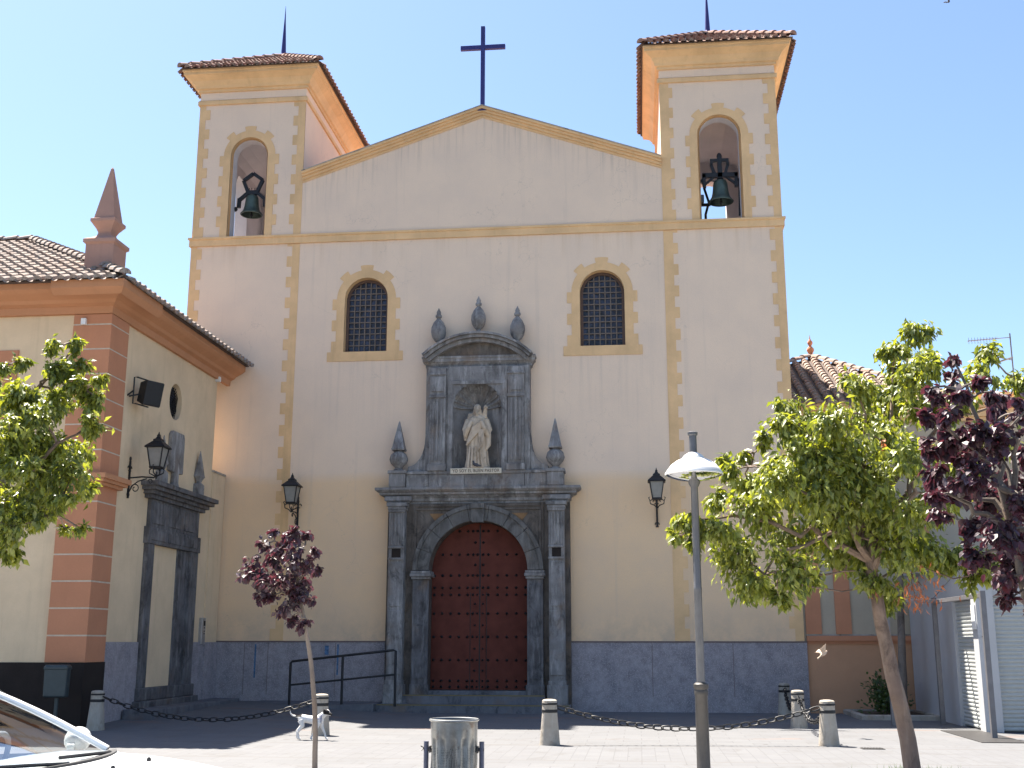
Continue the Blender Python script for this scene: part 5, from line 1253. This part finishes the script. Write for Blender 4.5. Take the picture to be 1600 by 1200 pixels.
# cowl, wipers
m = MB(); vs = []
for i in range(13):
    y = -.76+1.52*i/12; x0 = .90-.14*(y/.7)**2; vs += [(x0-.03, y, zb-.008*(abs(y)/.7)**2-.010), (x0+.085-.05*abs(y)**2, y, zb+.004-.010*(abs(y)/.7)**2), (x0+.09-.05*abs(y)**2, y, zb-.09)]
m.add(vs, [(i*3+q, i*3+q+1, i*3+q+4, i*3+q+3) for i in range(12) for q in range(2)]); cw = m.build('cowl_panel', M['rubber'], CA, fix=False)
m = MB()
for y0, y1 in ((.52, -.10), (-.12, -.66)):
    m.tube([(BL(y0)+.04, y0, zb-.005), (BL((y0+y1)/2)+.012, (y0+y1)/2, zb+.012), (BL(y1)-.02, y1, zb+.022)], .010, 6)
m.build('wiper', M['rubber'], cw, True)
for e_ in (-1, 1):
    m = MB(); m.lathe([(.012, -.01), (.014, .0), (.008, .012)], (1.22, e_*.22, ztop(1.22)+.02), 8); m.build('washer_nozzle', M['rubber'], CA, True)
# mirrors, cabin, wheels, lights, plate recess
for e_ in (-1, 1):
    m = MB(); m.ell((.50, e_*.86, 1.10), (.07, .11, .075), 16, 10); m.bar((.52, e_*.73, 1.06), (.5, e_*.80, 1.08), .04); m.build('mirror', M['carpaint'], CA, True)
    m = MB(); m.prism([(2.08, .62), (1.86, .66), (1.70, .78), (1.74, .84), (1.95, .80), (2.07, .74)], e_*.62, e_*.735); m.build('headlight', M['carglass'], CA, bevel=.02)
    m = MB(); m.prism([(-1.87, .70), (-1.70, .70), (-1.66, 1.0), (-1.84, 1.0)], e_*.58, e_*.745); m.build('tail_light', M['leafdry'], CA, bevel=.015)
    for x in (1.30, -1.22):
        m = MB(); i0 = 0; m.lathe([(.17, -.09), (.25, -.10), (.29, -.07), (.30, 0), (.29, .07), (.25, .10), (.17, .09)], (0,0,0), 32); m.xf(Matrix.Translation((x, e_*.735, .30)) @ Matrix.Rotation(PI/2, 4, 'X')); wh = m.build('wheel', M['rubber'], CA, True)
        m = MB(); m.lathe([(.01, .0), (.05, .02), (.12, .0), (.165, .03), (.18, .03), (.18, -.03)], (0,0,0), 24); m.xf(Matrix.Translation((x, e_*.785, .30)) @ Matrix.Rotation(-e_*PI/2, 4, 'X')); m.build('rim', M['alu'], wh, True)
m = MB(); m.box(2.09, -.45, .45, 2.115, .45, .58); m.build('grille', M['rubber'], CA, bevel=.01)
m = MB(); m.prism([(.78, .97), (.88, 1.055), (.55, 1.06), (.30, 1.03), (.25, .70), (.7, .6)], -.70, .70); m.build('dashboard', M['interior'], CA, bevel=.04)
m = MB(); m.box(-1.6, -.72, .35, .5, .72, .45); m.build('cabin_floor', M['interior'], CA)
for e_ in (-1, 1):
    m = MB(); m.prism([(.05, .5), (.05, .68), (-.45, .62), (-.62, 1.12), (-.74, 1.10), (-.60, .5)], e_*.36-.24, e_*.36+.24); sv = m.build('seat', M['seat'], CA, bevel=.06)
    m = MB(); m.box(-.75, e_*.36-.13, 1.14, -.66, e_*.36+.13, 1.32); m.build('headrest', M['seat'], sv, bevel=.04)
m = MB(); c_ = Vector((.22, .36, 1.0)); ax_ = Vector((.0, 1, 0)); ay_ = Vector((.35, 0, .93)).normalized()
m.tube([c_+(ax_*math.cos(2*PI*q/28)+ay_*math.sin(2*PI*q/28))*.18 for q in range(28)], .016, 8, True); m.bar(c_-ax_*.17, c_+ax_*.17, .04, .02); m.bar(c_, c_+Vector((.2, 0, -.1)), .06); m.build('steering_wheel', M['interior'], CA, True)

# ================================================================== TREES
def leaf_geo(mb, p, ax, nrm, L, W_, kind):
    s_ = ax.cross(nrm)
    if s_.length < 1e-4: return
    s_.normalize(); n_ = s_.cross(ax)
    if kind == 0:   # pointed leaflet folded on its midrib, tip drooping
        a = p; b_ = p+ax*L*.45+s_*W_*.5+n_*W_*.16; c_ = p+ax*L+n_*(-.16*L); d_ = p+ax*L*.45-s_*W_*.5+n_*W_*.16; e_ = p+ax*L*.5
        mb.add([a, b_, c_, d_, e_], [(0, 1, 4), (1, 2, 4), (0, 4, 3), (3, 4, 2)])
    else:           # broad ovate leaf
        pts = [p, p+ax*L*.28+s_*W_*.42+n_*W_*.12, p+ax*L*.62+s_*W_*.46+n_*W_*.08, p+ax*L-n_*L*.12, p+ax*L*.62-s_*W_*.46+n_*W_*.08, p+ax*L*.28-s_*W_*.42+n_*W_*.12, p+ax*L*.5-n_*W_*.03]
        mb.add(pts, [(0,1,6), (1,2,6), (2,3,6), (3,4,6), (4,5,6), (5,0,6)])
def rnd(): return Vector((random.gauss(0,1), random.gauss(0,1), random.gauss(0,1)))
def curve(a, b, n=6, wob=.06, lift=.15):
    L = (b-a).length; c1 = a.lerp(b, .35)+Vector((0,0,lift*L)); pts = []
    for i in range(n+1):
        t_ = i/n; p = a*(1-t_)**2+c1*2*t_*(1-t_)+b*t_*t_
        if 0 < i < n: p = p+rnd()*wob*L*.3
        pts.append(p)
    return pts
def tree(name, label, cat, base, trunk, rtrunk, Y, clumps, depth, nleaf, L, W_, kind, lmat, bark, group=None, droop=.75, fork=None, dry=None, spread=1.0, seed=1, grow=1.1, fill=0):
    """trunk: list of points; clumps: (px, py, radius px[, dy]) = foliage tufts at the ends of branches"""
    random.seed(seed)
    T = thing(name, label, 'tree', base, group=group, world=True)
    tb = MB(); n = len(trunk)
    tp = [Vector(p) for p in trunk]; fine = []
    for i in range(n-1):
        for q in range(4): fine.append(tp[i].lerp(tp[i+1], q/4))
    fine.append(tp[-1]); 
    for i in range(1, len(fine)-1): fine[i] = fine[i]*.5+(fine[i-1]+fine[i+1])*.25+rnd()*rtrunk*.06
    tb.tube(fine, [rtrunk*(1.12 if i == 0 else 1-.45*i/(len(fine)-1)) for i in range(len(fine))], 12)
    top_ = fine[-1]; br = MB(); lf = MB(); mpp = Y/FPX
    cl = []
    for c_ in clumps:
        p = P(c_[0], c_[1], Y); dy = c_[3] if len(c_) > 3 else random.uniform(-depth, depth)*min(1, .35+c_[2]/60)
        p = P(c_[0], c_[1], Y+dy); cl.append((p, c_[2]*grow*(Y+dy)/FPX))
    for q in range(fill):
        a_, b_ = random.sample(cl, 2)
        if (a_[0]-b_[0]).length < 1.3: cl.append((a_[0].lerp(b_[0], .5)+rnd()*.08, (a_[1]+b_[1])*.42))
    # main limbs: few, then each tuft hangs on its nearest limb point
    limbs = []
    order = sorted(range(len(cl)), key=lambda i: -(cl[i][0]-top_).length); mains = []
    for i in order:
        if all((cl[i][0]-cl[j_][0]).length > .9*spread for j_ in mains) and len(mains) < 11: mains.append(i)
    for i in mains:
        k0 = random.randint(int(len(fine)*.74), len(fine)-1); pts = curve(fine[k0], cl[i][0], 8, .1, .18); limbs.append(pts)
        r0 = rtrunk*.42; tb.tube(pts, [r0*(1-t_/9)+.004 for t_ in range(9)], 7)
    allp = [q for l_ in limbs for q in l_[2:]]+[top_]
    for i, (c_, r_) in enumerate(cl):
        if i not in mains:
            cand = [q for q in allp if q.z < c_.z+.15] or allp
            s0 = min(cand, key=lambda q: (q-c_).length); pts = curve(s0, c_, 5, .1, .12); tb.tube(pts, [.013*(1-t_/7)+.003 for t_ in range(6)], 5); allp += pts[2:]
        nt = max(3, int(r_*22*spread)+3)
        for q in range(nt):
            dv = rnd(); dv.normalize(); dv.z = dv.z*.9; e_ = c_+dv*r_*random.uniform(.55, 1.12)
            tb.tube([c_+dv*.1*r_, (c_+e_)/2+rnd()*.02, e_], [.005, .004, .002], 4)
            nl = max(3, int(nleaf*r_/(nt)*3.4))
            for z_ in range(nl):
                t_ = random.uniform(.2, 1.05); p = c_.lerp(e_, t_)+rnd()*r_*.21
                ax_ = rnd().normalized()*.75+dv*.45+Vector((0, 0, -droop*random.uniform(.5, 1.5))); ax_.normalize()
                nn = (rnd()*.6+Vector((0, 0, 1))+dv*.4); s_ = random.choice((.55, .75, .9, 1.0, 1.1, 1.3))*random.uniform(.9, 1.1); lf.m = 0
                leaf_geo(lf, p, ax_, nn, L*s_, W_*s_, kind)
    if dry:
        lf.m = 1
        for px, py, rr, cnt in dry:
            c_ = P(px, py, Y-.2)
            for z_ in range(cnt):
                ax_ = rnd()*.5+Vector((0,0,-1)); ax_.normalize(); leaf_geo(lf, c_+rnd()*rr*mpp*.5, ax_, rnd(), L*.9, W_*.5, kind)
            s0 = min(allp, key=lambda q: (q-c_).length); tb.tube(curve(s0, c_, 4), .006, 5)
    tb.build('trunk', bark, T, True); lf.build('crown', [lmat, M['leafdry']], T, fix=False)
    return T
Y1 = 14.7
tb_ = [P(1430, 1218, Y1), P(1412, 1130, Y1), P(1390, 1030, Y1), P(1370, 940, Y1), P(1360, 880, Y1), P(1372, 800, Y1)]
tb_[0].z = -.05
C1 = [(1430,512,24),(1398,545,20),(1410,575,30),(1440,580,34),(1395,622,38),(1440,635,32),(1455,560,18),(1338,610,24),(1322,592,12),(1352,645,36),(1305,655,40),(1252,655,32),(1222,632,16),(1228,668,26),(1320,705,45),(1268,705,45),(1192,688,13),(1222,745,42),(1380,690,45),(1425,720,38),(1540,552,16),(1538,585,22),(1590,600,22),(1133,722,12),(1142,738,14),(1165,755,24),(1185,795,40),(1070,812,18),(1062,835,12),(1088,845,18),(1125,822,32),(1152,872,38),(1182,908,28),(1232,892,36),(1218,935,18),(1262,828,55),(1330,800,50),(1310,862,46),(1262,905,22),(1400,850,42),(1372,905,26),(1440,855,34),(1500,872,26),(1525,898,20),(1470,780,36),(1478,870,22),(1390,935,16),(1500,720,34),(1550,680,32),(1482,640,24),(1285,760,46),(1350,752,46),(1480,690,26),(1560,780,30),(1120,780,18),(1425,800,30),(1545,880,20)]
tree('street_tree', 'bright green tree with a leaning bare trunk right of the street lamp', 'tree', tb_[0], tb_, .105, Y1, C1, .95, 470, .112, .052, 0, M['leaf'], M['bark'], droop=.85, dry=[(1440,915,34,70),(1430,935,20,30),(1360,920,8,8),(1378,690,10,10)], seed=3, fill=60)
Y2 = 26.9
t2 = [P(1413, 1122, Y2), P(1410, 1040, Y2), P(1408, 960, Y2), P(1405, 900, Y2), P(1408, 850, Y2)]; t2[0].z = .0
tree('street_tree', 'smaller tree with a straight trunk rising from the planting bed by the orange wall', 'tree', t2[0], t2, .10, Y2, [(1400,830,26),(1430,800,26),(1450,840,22),(1375,850,20),(1420,870,20),(1465,890,14),(1460,800,20),(1390,790,18)], .8, 160, .13, .065, 0, M['leaf'], M['bark2'], droop=.8, seed=5)
Y3 = 10.0
t3 = [P(1668, 1330, Y3), P(1650, 1130, Y3), P(1618, 980, Y3), P(1590, 860, Y3), P(1565, 760, Y3)]; t3[0].z = -.03
C3 = [(1487,562,7),(1488,580,8),(1492,600,10),(1498,618,13),(1456,605,9),(1464,622,13),(1482,645,22),(1533,600,12),(1547,612,14),(1556,632,26),(1510,672,30),(1548,690,42),(1588,642,17),(1590,625,8),(1480,690,22),(1530,745,42),(1486,768,34),(1580,752,40),(1560,832,46),(1512,828,26),(1592,890,38),(1562,902,28),(1577,935,16),(1605,850,50),(1650,760,70),(1447,652,11),(1450,708,14),(1462,742,22),(1445,690,8),(1640,660,45),(1660,860,60),(1600,790,40),(1470,800,18),(1530,870,24),(1545,790,36),(1460,775,14),(1640,950,40),(1500,720,24),(1610,700,30)]
tree('plum_tree', 'large purple-leaved plum tree at the right edge of the photo', 'tree', t3[0], t3, .07, Y3, C3, .55, 330, .075, .056, 1, M['plum'], M['bark2'], group='purple-leaved plum trees', droop=.7, spread=.6, seed=9, grow=.88)
Y4 = 14.4
t4 = [P(492, 1216, Y4), P(493, 1130, Y4), P(488, 1050, Y4), P(479, 985, Y4), P(470, 940, Y4), P(462, 900, Y4)]; t4[0].z = -.03
C4 = [(425,832,8),(445,842,14),(467,832,14),(478,838,8),(432,868,20),(402,888,16),(386,898,9),(378,902,5),(455,876,26),(482,876,18),(492,892,9),(440,908,28),(418,930,18),(470,908,22),(450,942,18),(456,965,10),(482,935,9),(412,852,9),(470,978,6),(480,968,5),(402,912,10),(438,852,14),(492,862,9),(425,900,20),(462,925,14)]
tree('plum_tree', 'slim purple-leaved plum sapling in front of the ramp and the dog', 'tree', t4[0], t4, .035, Y4, C4, .3, 240, .072, .052, 1, M['plum'], M['bark2'], group='purple-leaved plum trees', droop=.65, spread=.35, seed=11)
Y5 = 12.0
t5 = [P(-150, 1300, Y5), P(-120, 1100, Y5), P(-90, 950, Y5), P(-60, 850, Y5), P(-30, 760, Y5)]; t5[0].z = -.05
C5 = [(84,540,13),(118,538,12),(78,578,22),(114,575,22),(92,622,38),(132,610,18),(157,595,10),(152,622,17),(142,662,24),(60,642,38),(20,615,24),(6,572,10),(10,682,48),(70,702,52),(128,702,28),(110,742,38),(62,772,44),(10,762,48),(22,822,38),(72,806,18),(12,862,18),(-40,700,80),(-60,600,60),(-50,800,60),(126,826,8),(105,828,7),(138,762,14),(35,565,12),(100,780,18)]
tree('street_tree', 'bright green tree at the left edge before the yellow house', 'tree', t5[0], t5, .10, Y5, C5, .7, 560, .09, .043, 0, M['leaf'], M['bark'], droop=.8, seed=13, fill=22)
# shrub in the planting bed
random.seed(21); SB = thing('shrub', 'small dark green shrub in the planting bed against the orange wall', 'shrub', (5.45, 27.3, .07), world=True)
lf = MB(); st_ = MB()
for q in range(26):
    dv = rnd(); dv.z = abs(dv.z)+.3; dv.normalize(); e_ = Vector((5.45, 27.3, .05))+Vector((dv.x*.55, dv.y*.4, dv.z*random.uniform(.5, 1.0))); st_.tube([(5.45+dv.x*.05, 27.3, .05), e_], [.008, .003], 4)
    for z_ in range(45): leaf_geo(lf, Vector((5.45, 27.3, .05)).lerp(e_, random.uniform(.25, 1.05))+rnd()*.07, (rnd()*.7+dv).normalized(), rnd()+Vector((0,0,1)), .09, .05, 1)
st_.build('stems', M['bark2'], SB); lf.build('leaves', M['bush'], SB, fix=False)
# grass tufts at the foot of the leaning trunk
random.seed(4); lf = MB()
for q in range(240):
    p = Vector((3.45+random.gauss(0, .28), 15.5+random.gauss(0, .25), 0)); d_ = Vector((random.gauss(0, .4), random.gauss(0, .4), 1)).normalized(); h_ = random.uniform(.05, .14); s_ = Vector((.004, .002, 0)); lf.add([p-s_, p+s_, p+d_*h_], [(0,1,2)])
o = lf.build('grass', M['bush'], fix=False); o['kind'] = 'stuff'
